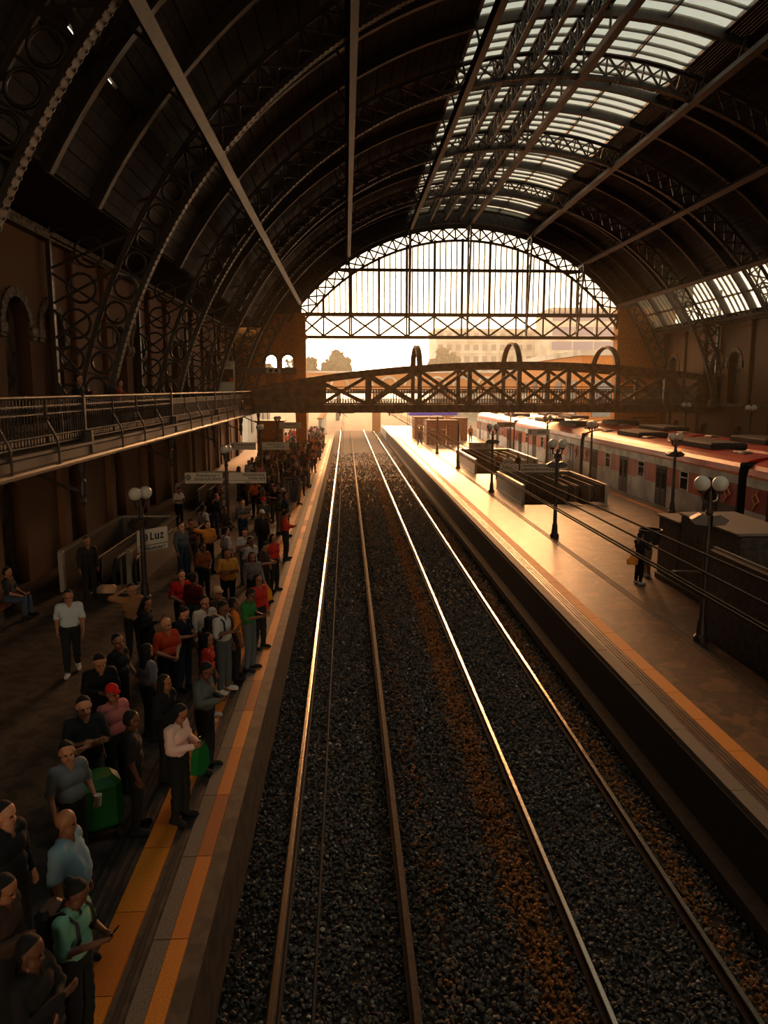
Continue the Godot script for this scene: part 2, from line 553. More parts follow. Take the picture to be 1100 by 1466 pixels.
	mm.instance_count = T.size()
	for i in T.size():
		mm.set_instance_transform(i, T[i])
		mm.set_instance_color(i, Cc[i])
	var mi := MultiMeshInstance3D.new()
	mi.name = "ballast_stones"
	mi.multimesh = mm
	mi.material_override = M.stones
	add_child(mi)
	tag(mi, "grey and rust-stained ballast stones around the rails", "ballast")
	stuff(mi)

# ---------------------------------------------------------------- walls
func arched(w: float, spring: float, n := 12) -> PackedVector2Array:   # outline of an arched opening, foot at y = 0
	var p := PackedVector2Array([Vector2(-w / 2, 0), Vector2(w / 2, 0)])
	for i in n + 1:
		var a := PI * i / n
		p.append(Vector2(cos(a) * w / 2, spring + sin(a) * w / 2))
	return p

func arch_surround(b: MB, w: float, spring: float, band: float, T: Transform3D, depth: float, n := 12) -> void:
	for i in n:
		var a0 := PI * i / n
		var a1 := PI * (i + 1) / n - 0.012
		var r0 := w / 2
		var r1 := w / 2 + band
		b.prism(PackedVector2Array([Vector2(cos(a0) * r0, spring + sin(a0) * r0), Vector2(cos(a0) * r1, spring + sin(a0) * r1), Vector2(cos(a1) * r1, spring + sin(a1) * r1), Vector2(cos(a1) * r0, spring + sin(a1) * r0)]), T, depth)

func pierced_wall(b: MB, x0: float, x1: float, y0: float, y1: float, holes: Array, T: Transform3D, depth: float) -> void:   # holes: [centre x, foot y, width, spring height]
	var x := x0
	for h in holes:
		var l: float = h[0] - h[2] / 2
		var r: float = h[0] + h[2] / 2
		if l > x: b.prism(PackedVector2Array([Vector2(x, y0), Vector2(l, y0), Vector2(l, y1), Vector2(x, y1)]), T, depth)
		if h[1] > y0 + 0.01: b.prism(PackedVector2Array([Vector2(l, y0), Vector2(r, y0), Vector2(r, h[1]), Vector2(l, h[1])]), T, depth)
		var p := PackedVector2Array([Vector2(r, y1), Vector2(l, y1)])
		for i in 13:
			var a := PI - PI * i / 12
			p.append(Vector2(h[0] + cos(a) * h[2] / 2, h[1] + h[3] + sin(a) * h[2] / 2))
		b.prism(p, T, depth)
		x = r
	b.prism(PackedVector2Array([Vector2(x, y0), Vector2(x1, y0), Vector2(x1, y1), Vector2(x, y1)]), T, depth)

func side_wall(called: String, label: String, X: float, side: float) -> void:
	# local x of the drawing runs along -z (left wall) so that its z points into the hall
	var w := structure(called, label)
	var B := Basis(Vector3(0, 0, -1), Vector3.UP, Vector3(1, 0, 0)) if side < 0 else Basis(Vector3(0, 0, 1), Vector3.UP, Vector3(-1, 0, 0))
	var dir := -1.0 if side < 0 else 1.0
	var T := Transform3D(B, Vector3(X, 0, 0))
	var k := 0
	for i in 9:
		var zc := ZE + BAY * i + 1.0 + (BAY if side > 0 and false else 0.0)
		if zc > 20: break
		var s := Transform3D(B, Vector3(X, 0, zc))
		var b := MB.new()
		var holes := [[-1.35 * 1.0, 4.4, 1.75, 3.05], [1.35, 4.4, 1.75, 3.05]]
		pierced_wall(b, -BAY / 2, BAY / 2, 4.3, 10.8, holes, s * Transform3D(Basis(), Vector3(0, 0, -0.45)), 0.45)
		obj("brick_bay", b.done(), M.brick, w)
		for h in holes:
			var sb := MB.new()
			arch_surround(sb, 1.75, 7.45, 0.28, s * Transform3D(Basis(), Vector3(h[0], 0, 0.0)), 0.07)
			obj("stone_arch", sb.done(), M.stone, w)
			for d in [-1.0, 1.0]:
				var ib := MB.new()
				ib.bev(s * Vector3(h[0] + d * 1.07, 7.38, 0.05), Vector3(0.44, 0.30, 0.18) if false else Vector3(0.18, 0.30, 0.44), 0.03)
				ib.bev(s * Vector3(h[0] + d * 1.07, 7.18, 0.03), Vector3(0.13, 0.12, 0.38), 0.02)
				obj("impost", ib.done(), M.stone, w)
			blk(w, "niche_back", s * Vector3(h[0], 6.5, -0.44), Vector3(0.05, 4.4, 1.8), M.plaster_dark if (i + k) % 2 == 0 else M.brick)
			k += 1
		var pb := MB.new()
		for d in [-3.4, 3.4]:
			pb.bev(s * Vector3(d, 7.3, 0.1), Vector3(0.22, 5.6, 0.75), 0.04)
			pb.bev(s * Vector3(d, 10.1, 0.14), Vector3(0.34, 0.35, 0.95), 0.05)
		obj("pilaster", pb.done(), M.brick, w)
		# lower storey
		var lb := MB.new()
		pierced_wall(lb, -BAY / 2, BAY / 2, -0.05, 4.3, [[-2.6, 0.0, 1.8, 2.2], [2.6, 0.0, 1.8, 2.2]], s * Transform3D(Basis(), Vector3(0, 0, -0.4)), 0.4)
		obj("lower_bay", lb.done(), M.brick, w)
		for d in [-2.6, 2.6]:
			blk(w, "doorway_back", s * Vector3(d, 1.6, -0.38), Vector3(0.06, 3.2, 1.9), M.plaster_dark)
			var pl := MB.new()
			pl.bev(s * Vector3(d - 1.45, 2.0, 0.1), Vector3(0.24, 4.0, 0.6), 0.04)
			obj("lower_pier", pl.done(), M.brick, w)
	blk(w, "cornice", Vector3(X - dir * 0.1, 10.45, -20), Vector3(0.36, 0.3, 94), M.stone)
	blk(w, "string_course", Vector3(X - dir * 0.06, 4.55, -20), Vector3(0.14, 0.2, 94), M.stone)
	blk(w, "backing", Vector3(X + dir * 0.75, 4.6, 6.5), Vector3(0.5, 12.4, 147), M.plaster_dark)

func walls() -> void:
	side_wall("wall_left", "brick wall with paired stone arches behind the iron gallery", -9.5, -1.0)
	side_wall("wall_right", "brick wall with stone arches beyond the parked trains", 27.6, 1.0)
	slab("wall_back_left", "end pier of the hall behind the viewer, crowd side", -11, -3.6, -2, 12, 80, 80.6, M.plaster_dark)
	slab("wall_back_right", "end pier of the hall behind the viewer, train side", 23.2, 29, -2, 12, 80, 80.6, M.plaster_dark)
	slab("wall_back_light_stop", "unseen plate added behind the viewer to cut the light from the open rear end", -11, 29, 10, 21, 80, 80.4, M.plaster_dark)  # unseen plate, added to block part of the light entering from behind
	# gable towers beside the open end
	var w := structure("wall_end_left", "ochre end tower with two small arched windows")
	var b := MB.new()
	pierced_wall(b, -9.6, -4.3, 4.0, 11.9, [[-6.35, 7.3, 0.95, 0.75], [-4.95, 7.3, 0.95, 0.75]], Transform3D(Basis(), Vector3(0, 0, ZE - 0.5)), 0.5)
	obj("tower_wall", b.done(), M.ochre, w)
	for x in [-6.35, -4.95]:
		var s := MB.new()
		arch_surround(s, 0.95, 8.05, 0.2, Transform3D(Basis(), Vector3(x, 0, ZE)), 0.08)
		obj("stone_arch", s.done(), M.stone, w)
		var g := MB.new()
		for d in [-0.2, 0.2]: g.box(Vector3(x + d, 7.85, ZE - 0.3), Vector3(0.04, 1.3, 0.04))
		for d in [7.7, 8.05]: g.box(Vector3(x, d, ZE - 0.3), Vector3(0.95, 0.04, 0.04))
		obj("window_bars", g.done(), M.iron, w)
		blk(w, "recessed_panel", Vector3(x, 6.3, ZE + 0.02), Vector3(1.0, 1.3, 0.06), M.wood)
	var pr := MB.new()
	for k in 20: pr.bev(Vector3(-3.85, 0.3 + k * 0.6, ZE - 0.2), Vector3(0.95, 0.585, 1.2), 0.03)
	obj("corner_pillar", pr.done(), M.ochre, w)
	bevel(w, "pillar_cap", Vector3(-4.0, 10.05, ZE - 0.2), Vector3(1.5, 0.4, 1.5), 0.08, M.ochre)
	var up := MB.new()
	up.box(Vector3(-6.9, 12.6, ZE - 0.3), Vector3(6.4, 2.0, 0.4))
	obj("upper_wall", up.done(), M.plaster_dark, w)
	var w2 := structure("wall_end_right", "ochre stone tower at the right side of the open end")
	var p2 := MB.new()
	for k in 21:
		p2.bev(Vector3(25.9, 0.3 + k * 0.6, ZE - 0.2), Vector3(5.0, 0.585, 1.2), 0.03)
	obj("tower_courses", p2.done(), M.ochre, w2)
	blk(w2, "upper_wall", Vector3(26.8, 14.6, ZE - 0.3), Vector3(6.4, 4.0, 0.4), M.plaster_dark)
	bevel(w2, "tower_cap", Vector3(25.9, 10.05, ZE - 0.2), Vector3(5.4, 0.4, 1.5), 0.08, M.ochre)

# ---------------------------------------------------------------- the iron vault
const PUR := [-50.2, -32.5, -14.5, 1.8, 18.6, 34.8, 50.2]

func deck_panel(a0: float, a1: float, length: float) -> ArrayMesh:   # boards laid side by side with open joints, made at z = 0 .. -length
	var b := MB.new()
	var step := 1.05
	var n := maxi(1, int(round((a1 - a0) / step)))
	for i in n:
		var s := a0 + (a1 - a0) * i / n
		var t := a0 + (a1 - a0) * (i + 1) / n
		b.arc(19.12 + 0.025 * (i % 2), 19.24, s + 0.03, t - 0.03, -length, 0, 1)
	b.arc(19.24, 19.30, a0, a1, -length, 0, maxi(2, n / 3))
	return b.done()

func vault() -> void:
	var roof := structure("ceiling", "dark boarded barrel vault of the train shed")
	var sub := BAY / 3.0
	var zones := [[-61.0, -53.2], [-53.0, -50.2], [-50.2, -32.5], [-32.5, -14.2], [19.3, 34.8], [34.8, 52.0]]
	var pan := []
	for z in zones: pan.append(deck_panel(z[0], z[1], sub - 0.02))
	var glass_zones := [[-13.8, -6.3], [-6.1, 1.6], [2.0, 9.2], [9.4, 16.3]]
	var panes := []
	for z in glass_zones:
		var pb := MB.new()
		pb.arc(19.2, 19.215, z[0], z[1], -sub / 4.0 + 0.03, 0, 4)
		panes.append(pb.done())
	var low := []
	for z in [[52.4, 56.7], [56.95, 61.3]]:
		var pb := MB.new()
		pb.arc(19.2, 19.215, z[0], z[1], -sub / 5.0 + 0.04, 0, 3)
		low.append(pb.done())
	var barm := MB.new()
	barm.arc(19.12, 19.26, -14.2, 16.5, -0.035, 0.0, 14)
	var gbar := barm.done()
	var lowbar := MB.new()
	lowbar.arc(19.12, 19.26, 52.2, 61.6, -0.045, 0.0, 5)
	var lbar := lowbar.done()
	var slm := MB.new()
	for k in 7: slm.arc(19.10, 19.16, 16.6 + k * 0.39, 16.6 + k * 0.39 + 0.345, -sub + 0.02, 0, 1)
	var slats := slm.done()
	var sky := structure("window_1", "curved glass skylight along the crown of the vault")
	var skyr := structure("window_2", "row of slanting skylights low on the right side of the vault")
	for i in 24:
		var z0 := ZE + sub * (i + 1)
		if z0 > 8: break
		for k in pan.size():
			if z0 > -6: continue
			obj("roof_panel", pan[k], M.boards if (i + k) % 2 else M.boards_b, roof, Transform3D(Basis(), Vector3(0, 0, z0)))
		if z0 < -9:
			for j in 4:
				for k in 4: obj("pane", panes[k], M.glass_dirty, sky, Transform3D(Basis(), Vector3(0, 0, z0 - j * sub / 4.0)))
				obj("glazing_bar", gbar, M.iron, sky, Transform3D(Basis(), Vector3(0, 0, z0 - j * sub / 4.0)))
			obj("slat_strip", slats, M.boards, roof, Transform3D(Basis(), Vector3(0, 0, z0)))
			if z0 < -18:
				for j in 5:
					for k in 2: obj("pane", low[k], M.glass_dirty, skyr, Transform3D(Basis(), Vector3(0, 0, z0 - j * sub / 5.0)))
					obj("glazing_bar", lbar, M.iron, skyr, Transform3D(Basis(), Vector3(0, 0, z0 - j * sub / 5.0)))
			else:
				var fill := deck_panel(52.0, 61.6, sub - 0.02)
				obj("roof_panel", fill, M.boards, roof, Transform3D(Basis(), Vector3(0, 0, z0)))
	var back := MB.new()
	back.arc(19.2, 19.5, -90, 90, -6.0, 80, 60)
	obj("closed_rear_vault", back.done(), M.boards, roof)  # unseen part of the roof, closed without skylight to darken the foreground
	# a cover strip over one joint of the left flank, with the chinks of daylight that it leaves open
	var zc := -6.0
	for chink in [[-17.1, -17.9], [-19.3, -20.4], [-22.9, -23.0], [-24.9, -25.05], [-25.7, -25.95], [-33.1, -33.35], [-35.8, -36.05], [ZE, ZE]]:
		var cs := MB.new()
		cs.arc(19.16, 19.32, -53.25, -52.95, chink[0], zc, 1)
		obj("cover_strip", cs.done(), M.boards, roof)
		zc = chink[1]
	for s in [-1.0, 1.0]:   # level eaves boarding between the vault and the wall heads
		var p := on_vault(19.18, s * 60.9, 0)
		var xw := -9.6 if s < 0 else 27.7
		for i in 8: bevel(roof, "eaves_board", Vector3((p.x + xw) / 2, p.y + 0.05, -62.0 + i * 8.0), Vector3(absf(p.x - xw) + 0.3, 0.12, 7.98), 0.02, M.boards)
	for a in [[-14.25, -13.75], [16.3, 16.6], [1.5, 2.1], [-6.3, -6.1], [9.2, 9.4]]:
		var lb := MB.new()
		lb.arc(19.06, 19.3, a[0], a[1], ZE, -9, 1)
		obj("glazing_beam", lb.done(), M.iron, sky)
	for a in [[51.9, 52.4], [56.7, 56.95], [61.3, 61.8]]:
		var lb := MB.new()
		lb.arc(19.06, 19.3, a[0], a[1], ZE, -9, 1)
		obj("glazing_beam", lb.done(), M.iron, skyr)
	# lattice cells shared by all ribs
	var cell := 2.6
	var half := deg_to_rad(cell) / 2 * 18.35
	var xm := MB.new()
	var o := Vector3(CX, CY, 0)
	xm.beam(o + Vector3(-half, 17.96, 0), o + Vector3(half, 18.78, 0), 0.075, 0.09, Vector3(0, 0, 1))
	xm.beam(o + Vector3(half, 17.96, 0.03), o + Vector3(-half, 18.78, 0.03), 0.075, 0.09, Vector3(0, 0, 1))
	xm.beam(o + Vector3(half, 17.96, 0), o + Vector3(half, 18.78, 0), 0.06, 0.12, Vector3(0, 0, 1))
	xm.box(o + Vector3(0, 18.37, 0.02), Vector3(0.16, 0.16, 0.1))
	var cross := xm.done()
	var rm := MB.new()
	rm.ring(o + Vector3(0, 18.37, 0), 0.33, 0.05, Vector3.RIGHT, Vector3.UP, 14, 5)
	rm.beam(o + Vector3(half, 17.96, 0), o + Vector3(half, 18.78, 0), 0.06, 0.12, Vector3(0, 0, 1))
	var ringm := rm.done()
	var lc := MB.new()
	lc.arc(17.80, 17.86, -80, 80, -0.15, 0.15, 72)
	lc.arc(17.86, 18.0, -80, 80, -0.03, 0.03, 72)
	for i in 250:
		var a := -80.0 + 160.0 * i / 250.0
		for s in [-0.115, 0.115]:
			lc.box(on_vault(17.79, a, s), Vector3(0.07, 0.03, 0.05), Basis(Vector3.FORWARD, deg_to_rad(a)))
	var lower := lc.done()
	var uc := MB.new()
	uc.arc(18.74, 18.80, -80, 80, -0.03, 0.03, 60)
	uc.arc(18.80, 18.87, -80, 80, -0.17, 0.17, 60)
	var upper := uc.done()
	var ord := ["at the glazed end screen", "above the far side of the footbridge", "second from the footbridge towards the stairs", "third from the footbridge", "fourth from the footbridge", "fifth from the footbridge"]
	for i in 6:
		var z := ZE + 0.9 + BAY * i if i == 0 else ZE + BAY * i
		var r := thing("arch_rib", "wide riveted iron arch rib with lattice web, " + ord[i], "arch rib", Vector3(CX, 4.35, z), 0, "main arch ribs of the vault")
		var T := Transform3D(Basis(), Vector3(-CX, -4.35, 0))
		obj("lower_chord", lower, M.iron, r, T)
		obj("upper_chord", upper, M.iron, r, T)
		var a := -79.0
		while a < 79.5:
			var tt := turned(a, 0)
			tt.origin += T.origin
			obj("lattice_ring" if absf(a) > 54 else "lattice_cross", ringm if absf(a) > 54 else cross, M.iron, r, tt)
			a += cell
		for s in [-1.0, 1.0]:   # open spandrel between the rib's foot and the wall
			var xw := -9.4 if s < 0 else 27.5
			var sp := MB.new()
			var yy := 5.0
			sp.box(Vector3(xw - s * 0.1, 8.6, 0), Vector3(0.14, 8.4, 0.2))
			while yy < 11.0:
				var dx := sqrt(maxf(0.0, 18.87 * 18.87 - (yy - CY) * (yy - CY)))
				var dx2 := sqrt(maxf(0.0, 18.87 * 18.87 - (yy + 1.1 - CY) * (yy + 1.1 - CY)))
				var xa: float = CX + s * dx
				var xb: float = CX + s * dx2
				if absf(xb - xw) > 0.5:
					sp.beam(Vector3(xa, yy, 0), Vector3(xw, yy + 1.1, 0), 0.07, 0.1, Vector3(0, 0, 1))
					sp.beam(Vector3(xw, yy, 0), Vector3(xb, yy + 1.1, 0), 0.07, 0.1, Vector3(0, 0, 1))
					var rr := minf(0.45, absf(xb - xw) * 0.3)
					sp.ring(Vector3((xb + xw) / 2, yy + 0.55, 0), rr, 0.05, Vector3.RIGHT, Vector3.UP, 14, 5)
				yy += 1.1
			obj("spandrel_web", sp.done(), M.iron, r, T)
			var fb := MB.new()
			var p := on_vault(17.9, s * 79.5, 0)
			fb.bev(Vector3(p.x + s * 0.3, 4.6, 0), Vector3(1.3, 0.55, 0.55), 0.06)
			obj("foot_block", fb.done(), M.iron, r, T)
	# plate ribs between the main ribs
	var pm := MB.new()
	pm.arc(18.84, 19.12, -61, 61, -0.02, 0.02, 54)
	pm.arc(18.77, 18.84, -61, 61, -0.12, 0.12, 54)
	var plate := pm.done()
	for i in 18:
		if i % 3 == 0: continue
		var z := ZE + sub * i
		if z > -6: break
		var r := thing("plate_rib", "slim plate rib in the %s roof bay from the end screen, %s of its pair" % [["first", "second", "third", "fourth", "fifth", "sixth"][i / 3], "farther" if i % 3 == 1 else "nearer"], "roof rib", Vector3(CX, 4.3, z), 0, "slim plate ribs of the vault")
		obj("web_and_flange", plate, M.iron, r, Transform3D(Basis(), Vector3(-CX, -4.3, 0)))
	# long purlins
	var where := ["low on the left flank", "on the left flank above the crowd", "along the left edge of the skylight", "along the ridge under the skylight", "along the right edge of the skylight", "on the right flank above the polished platform", "above the low right skylights"]
	for i in 7:
		var p := thing("purlin", "straight iron purlin " + where[i], "roof beam", on_vault(17.7, PUR[i], -30))
		var inv := Transform3D(Basis(), -p.position)
		var pb := MB.new()
		var w := 0.48
		pb.arc(17.62, 17.70, PUR[i] - w, PUR[i] + w, ZE, -6, 1)
		obj("bottom_flange", pb.done(), M.iron, p, inv)
		var wb := MB.new()
		wb.arc(17.70, 18.1, PUR[i] - 0.1, PUR[i] + 0.1, ZE, -6, 1)
		obj("web", wb.done(), M.iron, p, inv)
		var hb := MB.new()
		hb.arc(18.05, 19.1, PUR[i] - 0.12, PUR[i] + 0.12, -0.05, 0.05, 1)
		var hanger := hb.done()
		var zz := ZE + 0.5
		while zz < -8:
			obj("hanger", hanger, M.iron, p, Transform3D(Basis(), inv.origin + Vector3(0, 0, zz)))
			zz += sub
	# lattice girders of the lantern over the crown
	var lm := MB.new()
	lm.beam(Vector3(0, 0, 0), Vector3(0, 1.0, -1.1), 0.07, 0.07)
	lm.beam(Vector3(0, 1.0, 0), Vector3(0, 0, -1.1), 0.07, 0.07)
	lm.box(Vector3(0, 0.5, 0), Vector3(0.12, 1.0, 0.1))
	lm.ring(Vector3(0, 0.5, -0.55), 0.22, 0.035, Vector3.UP, Vector3.BACK, 10, 4)
	var lat := lm.done()
	for k in 3:
		var a: float = [-9.0, -5.0, -1.0][k]
		var p := on_vault(18.0, a, -9)
		var g := thing("lantern_girder", ["lattice girder under the skylight next to its left edge beam", "lattice girder under the middle of the skylight's left half", "lattice girder under the skylight beside the ridge purlin"][k], "girder", p)
		bar(g, "bottom_chord", Vector3(0, 0, 0), Vector3(0, 0, ZE + 9.5), 0.16, 0.1, M.iron)
		bar(g, "top_chord", Vector3(0, 1.0, 0), Vector3(0, 1.0, ZE + 9.5), 0.16, 0.1, M.iron)
		for i in 52: obj("lattice_cell", lat, M.iron, g, Transform3D(Basis(), Vector3(0, 0, -1.1 * i)))

# ---------------------------------------------------------------- glazed end screen
func end_screen() -> void:
	var s := structure("window_3", "great glazed lunette closing the end of the vault above the tracks")
	var yb := 11.9
	var ri := 16.55
	var yt := 15.55
	var top_of := func(x: float) -> float: return CY + sqrt(maxf(0.0, ri * ri - (x - CX) * (x - CX)))
	for k in range(-29, 30):
		var x := 9.9 + 0.47 * k
		var y1: float = top_of.call(x)
		if y1 < yb + 0.2: continue
		var main := k % 5 == 0
		bar(s, "mullion" if main else "glazing_bar", Vector3(x, yb, ZE), Vector3(x, y1 + (0.2 if main else 0.05), ZE), 0.18 if main else 0.07, 0.2 if main else 0.09, M.iron)
		var xa := x + 0.03
		var xb := x + 0.44
		if xb > 9.9 + 0.47 * 29: continue
		var ya: float = top_of.call(xa)
		var yc: float = top_of.call(xb)
		var rows := []
		if minf(ya, yc) > yt + 0.25:
			rows.append([[xa, yb + 0.1], [xb, yb + 0.1], [xb, yt - 0.08], [xa, yt - 0.08]])
			rows.append([[xa, yt + 0.08], [xb, yt + 0.08], [xb, yc], [xa, ya]])
		elif minf(ya, yc) > yb + 0.15:
			rows.append([[xa, yb + 0.1], [xb, yb + 0.1], [xb, yc], [xa, ya]])
		for r in rows:
			var poly := PackedVector2Array()
			for p in r: poly.append(Vector2(p[0], p[1]))
			var b := MB.new()
			b.prism(poly, Transform3D(Basis(), Vector3(0, 0, ZE - 0.01)), 0.012)
			obj("pane", b.done(), M.glass, s)
	bar(s, "transom", Vector3(-1.6, yt, ZE + 0.05), Vector3(21.3, yt, ZE + 0.05), 0.25, 0.24, M.iron)
	# arch band
	var o := Vector3(CX, CY, 0)
	for r in [[16.5, 16.68], [17.55, 17.75]]:
		var b := MB.new()
		b.arc(r[0], r[1], -56, 56, ZE - 0.12, ZE + 0.12, 48)
		obj("arch_chord", b.done(), M.iron, s)
	var cell := 3.5
	var h := deg_to_rad(cell) / 2 * 17.1
	var xm := MB.new()
	xm.beam(o + Vector3(-h, 16.65, 0), o + Vector3(h, 17.58, 0), 0.12, 0.12, Vector3(0, 0, 1))
	xm.beam(o + Vector3(h, 16.65, 0.03), o + Vector3(-h, 17.58, 0.03), 0.12, 0.12, Vector3(0, 0, 1))
	xm.beam(o + Vector3(h, 16.65, 0), o + Vector3(h, 17.58, 0), 0.13, 0.12, Vector3(0, 0, 1))
	var cross := xm.done()
	for i in range(-15, 16): obj("lattice_cross", cross, M.iron, s, turned(i * cell, ZE))
	var bp := MB.new()   # closes the gap between the band and the roof
	bp.arc(17.75, 19.4, -64, 64, ZE - 0.1, ZE - 0.02, 48)
	obj("gable_plate", bp.done(), M.iron, s)
	# girder below
	var g := thing("end_girder", "level iron girder with crossed braces under the glazed lunette", "girder", Vector3(CX, 9.98, ZE))
	bar(g, "top_chord", Vector3(-13.6, 1.92, 0), Vector3(13.6, 1.92, 0), 0.4, 0.30, M.iron)
	bar(g, "bottom_chord", Vector3(-13.6, 0.05, 0), Vector3(13.6, 0.05, 0), 0.4, 0.26, M.iron)
	for k in range(-6, 6):
		var x := 0.1 + 2.35 * k
		if x > -13.6: bar(g, "post", Vector3(x, 0.1, 0), Vector3(x, 1.9, 0), 0.14, 0.14, M.iron)
		var xa := maxf(x, -13.6)
		var xb := minf(x + 2.35, 13.6)
		bar(g, "brace", Vector3(xa, 0.15, 0.05), Vector3(xb, 1.8, 0.05), 0.05, 0.16, M.iron)
		bar(g, "brace", Vector3(xa, 1.8, -0.05), Vector3(xb, 0.15, -0.05), 0.05, 0.16, M.iron)
	var which := ["under the left flank purlin", "under the skylight's left edge purlin", "under the ridge purlin", "under the skylight's right edge purlin", "under the right flank purlin"]
	for i in 5:
		var p := on_vault(17.6, PUR[i + 1], 0)
		var t := thing("wind_truss", "upright tapering wind truss against the glazed lunette, " + which[i], "truss", Vector3(p.x, 9.9, ZE + 0.2))
		var H := p.y - 9.9
		bar(t, "inner_boom", Vector3(0, 0, 0.15), Vector3(0, H, 1.5), 0.14, 0.14, M.iron)
		bar(t, "outer_boom", Vector3(0, 0, 0), Vector3(0, H, 0), 0.14, 0.14, M.iron)
		bar(t, "head", Vector3(0, H, 0), Vector3(0, H, 1.5), 0.2, 0.2, M.iron)
		for k in 9:
			var f := k / 9.0
			var f2 := (k + 1) / 9.0
			bar(t, "lacing", Vector3(0, H * f, 0), Vector3(0, H * f2, 0.15 + 1.35 * f2), 0.05, 0.05, M.iron)
			bar(t, "lacing", Vector3(0, H * f, 0.15 + 1.35 * f), Vector3(0, H * f2, 0), 0.05, 0.05, M.iron)

# ---------------------------------------------------------------- left gallery
func gallery() -> void:
	var x := -6.95
	var g := structure("gallery_floor", "iron gallery floor along the brick wall over the crowded platform")
	blk(g, "slab", Vector3(-8.2, 4.15, -22.5), Vector3(2.6, 0.28, 77), M.stone)
	var f := MB.new()
	f.prism(PackedVector2Array([Vector2(-6.95, 4.33), Vector2(-6.72, 4.33), Vector2(-6.72, 4.26), Vector2(-6.78, 4.22), Vector2(-6.78, 4.02), Vector2(-6.70, 3.98), Vector2(-6.66, 3.93), Vector2(-6.66, 3.87), Vector2(-6.95, 3.87)]), Transform3D(Basis(), Vector3(0, 0, -61)), 77)
	obj("fascia", f.done(), M.iron, g)
	for i in 7:
		var z := ZE + BAY * (i + 0.5)
		bar(g, "cross_beam", Vector3(-9.4, 3.9, z), Vector3(-6.95, 3.9, z), 0.2, 0.3, M.iron)
		var pb := MB.new()
		pb.lathe(Vector3(-6.95, 0, z), [[0.0, 2.62], [0.05, 2.66], [0.08, 2.75], [0.05, 2.84], [0.10, 2.95], [0.10, 3.3], [0.07, 3.36], [0.13, 3.55], [0.16, 3.8], [0.16, 3.9]], 10)
		pb.tube([Vector3(-6.95, 3.0, z), Vector3(-7.5, 3.2, z), Vector3(-8.2, 3.55, z), Vector3(-8.8, 3.85, z)], 0.05, 6)
		obj("pendant_bracket", pb.done(), M.iron, g)
	var b := thing("gallery_balustrade", "ornate iron balustrade with curved stays along the upper gallery", "balustrade", Vector3(x, 4.33, -20))
	var inv := -b.position
	var mats := [M.iron, M.iron]
	var tb := MB.new()
	tb.tube([Vector3(0, 1.17, 32), Vector3(0, 1.17, -41)], 0.042, 8)
	obj("handrail", tb.done(), M.iron, b)
	for y in [0.98, 0.80, 0.30, 0.10]:
		bar(b, "level_bar", Vector3(0, y, 32), Vector3(0, y, -41), 0.03, 0.03, M.iron)
	# one baluster: slim turned stick with a collar and a pointed arch at its head
	var bb := MB.new()
	bb.lathe(Vector3.ZERO, [[0.018, 0.30], [0.026, 0.34], [0.02, 0.40], [0.017, 0.66], [0.026, 0.70], [0.017, 0.74], [0.015, 0.80]], 6)
	var bal := bb.done()
	var rb := MB.new()
	rb.ring(Vector3(0, 0.89, 0), 0.062, 0.014, Vector3.BACK, Vector3.UP, 8, 4)
	rb.box(Vector3(0, 1.05, 0), Vector3(0.02, 0.24, 0.02))
	var orn := rb.done()
	var qb := MB.new()
	qb.box(Vector3(0, 0.2, 0), Vector3(0.02, 0.2, 0.025))
	qb.box(Vector3(0, 0.2, 0.0), Vector3(0.02, 0.1, 0.1))
	var foot := qb.done()
	var step := BAY / 4.0 / 15.0
	var far := MB.new()
	for i in 330:
		var z := 5.0 - i * step
		if z < -61: break
		if i % 15 == 0: continue
		if z > -31 and z < -8:
			obj("baluster", bal, M.iron, b, Transform3D(Basis(), Vector3(0, 0, z + 20)))
			obj("ring_ornament", orn, M.iron, b, Transform3D(Basis(), Vector3(0, 0, z + 20)))
			obj("foot_ornament", foot, M.iron, b, Transform3D(Basis(), Vector3(0, 0, z + 20)))
		else:
			far.box(Vector3(0, 0.55, z + 20), Vector3(0.03, 0.5, 0.03))
			far.box(Vector3(0, 0.89, z + 20), Vector3(0.025, 0.14, 0.09))
			far.box(Vector3(0, 0.2, z + 20), Vector3(0.02, 0.16, 0.08))
	var fo := obj("balusters", far.done(), M.iron, b)
	stuff(fo)
	var sm := MB.new()
	sm.tube([Vector3(0.02, 1.16, 0), Vector3(0.02, 0.72, 0), Vector3(0.03, 0.62, 0), Vector3(0.09, 0.50, 0), Vector3(0.19, 0.30, 0), Vector3(0.24, 0.18, 0), Vector3(0.26, 0.06, 0), Vector3(0.26, -0.36, 0)], [0.026, 0.026, 0.028, 0.03, 0.03, 0.03, 0.028, 0.03], 7)
	sm.ball(Vector3(0.03, 0.70, 0), 0.045, 8)
	var stay := sm.done()
	var pm := MB.new()
	pm.bev(Vector3(0, 0.62, 0), Vector3(0.13, 1.24, 0.13), 0.015)
	pm.bev(Vector3(0.12, -0.02, 0), Vector3(0.2, 0.62, 0.2), 0.02)
	pm.lathe(Vector3(0, 1.2, 0), [[0.09, 0.0], [0.05, 0.06], [0.07, 0.13], [0.05, 0.2], [0.0, 0.26]], 8)
	var post := pm.done()
	for i in 26:
		var z := 5.0 - i * BAY / 4.0
		if z < -60.5: break
		if i % 4 == 2: obj("post", post, M.iron, b, Transform3D(Basis(), Vector3(0, 0, z + 20)))
		else: obj("curved_stay", stay, M.iron, b, Transform3D(Basis(), Vector3(0, 0, z + 20)))
	# poster stand and signs on the gallery
	var p := thing("poster_stand", "framed poster with two picture panels standing on the gallery", "poster", Vector3(-7.35, 4.33, -48.5))
	bevel(p, "frame", Vector3(0, 2.05, 0), Vector3(1.0, 2.0, 0.08), 0.02, M.steel)
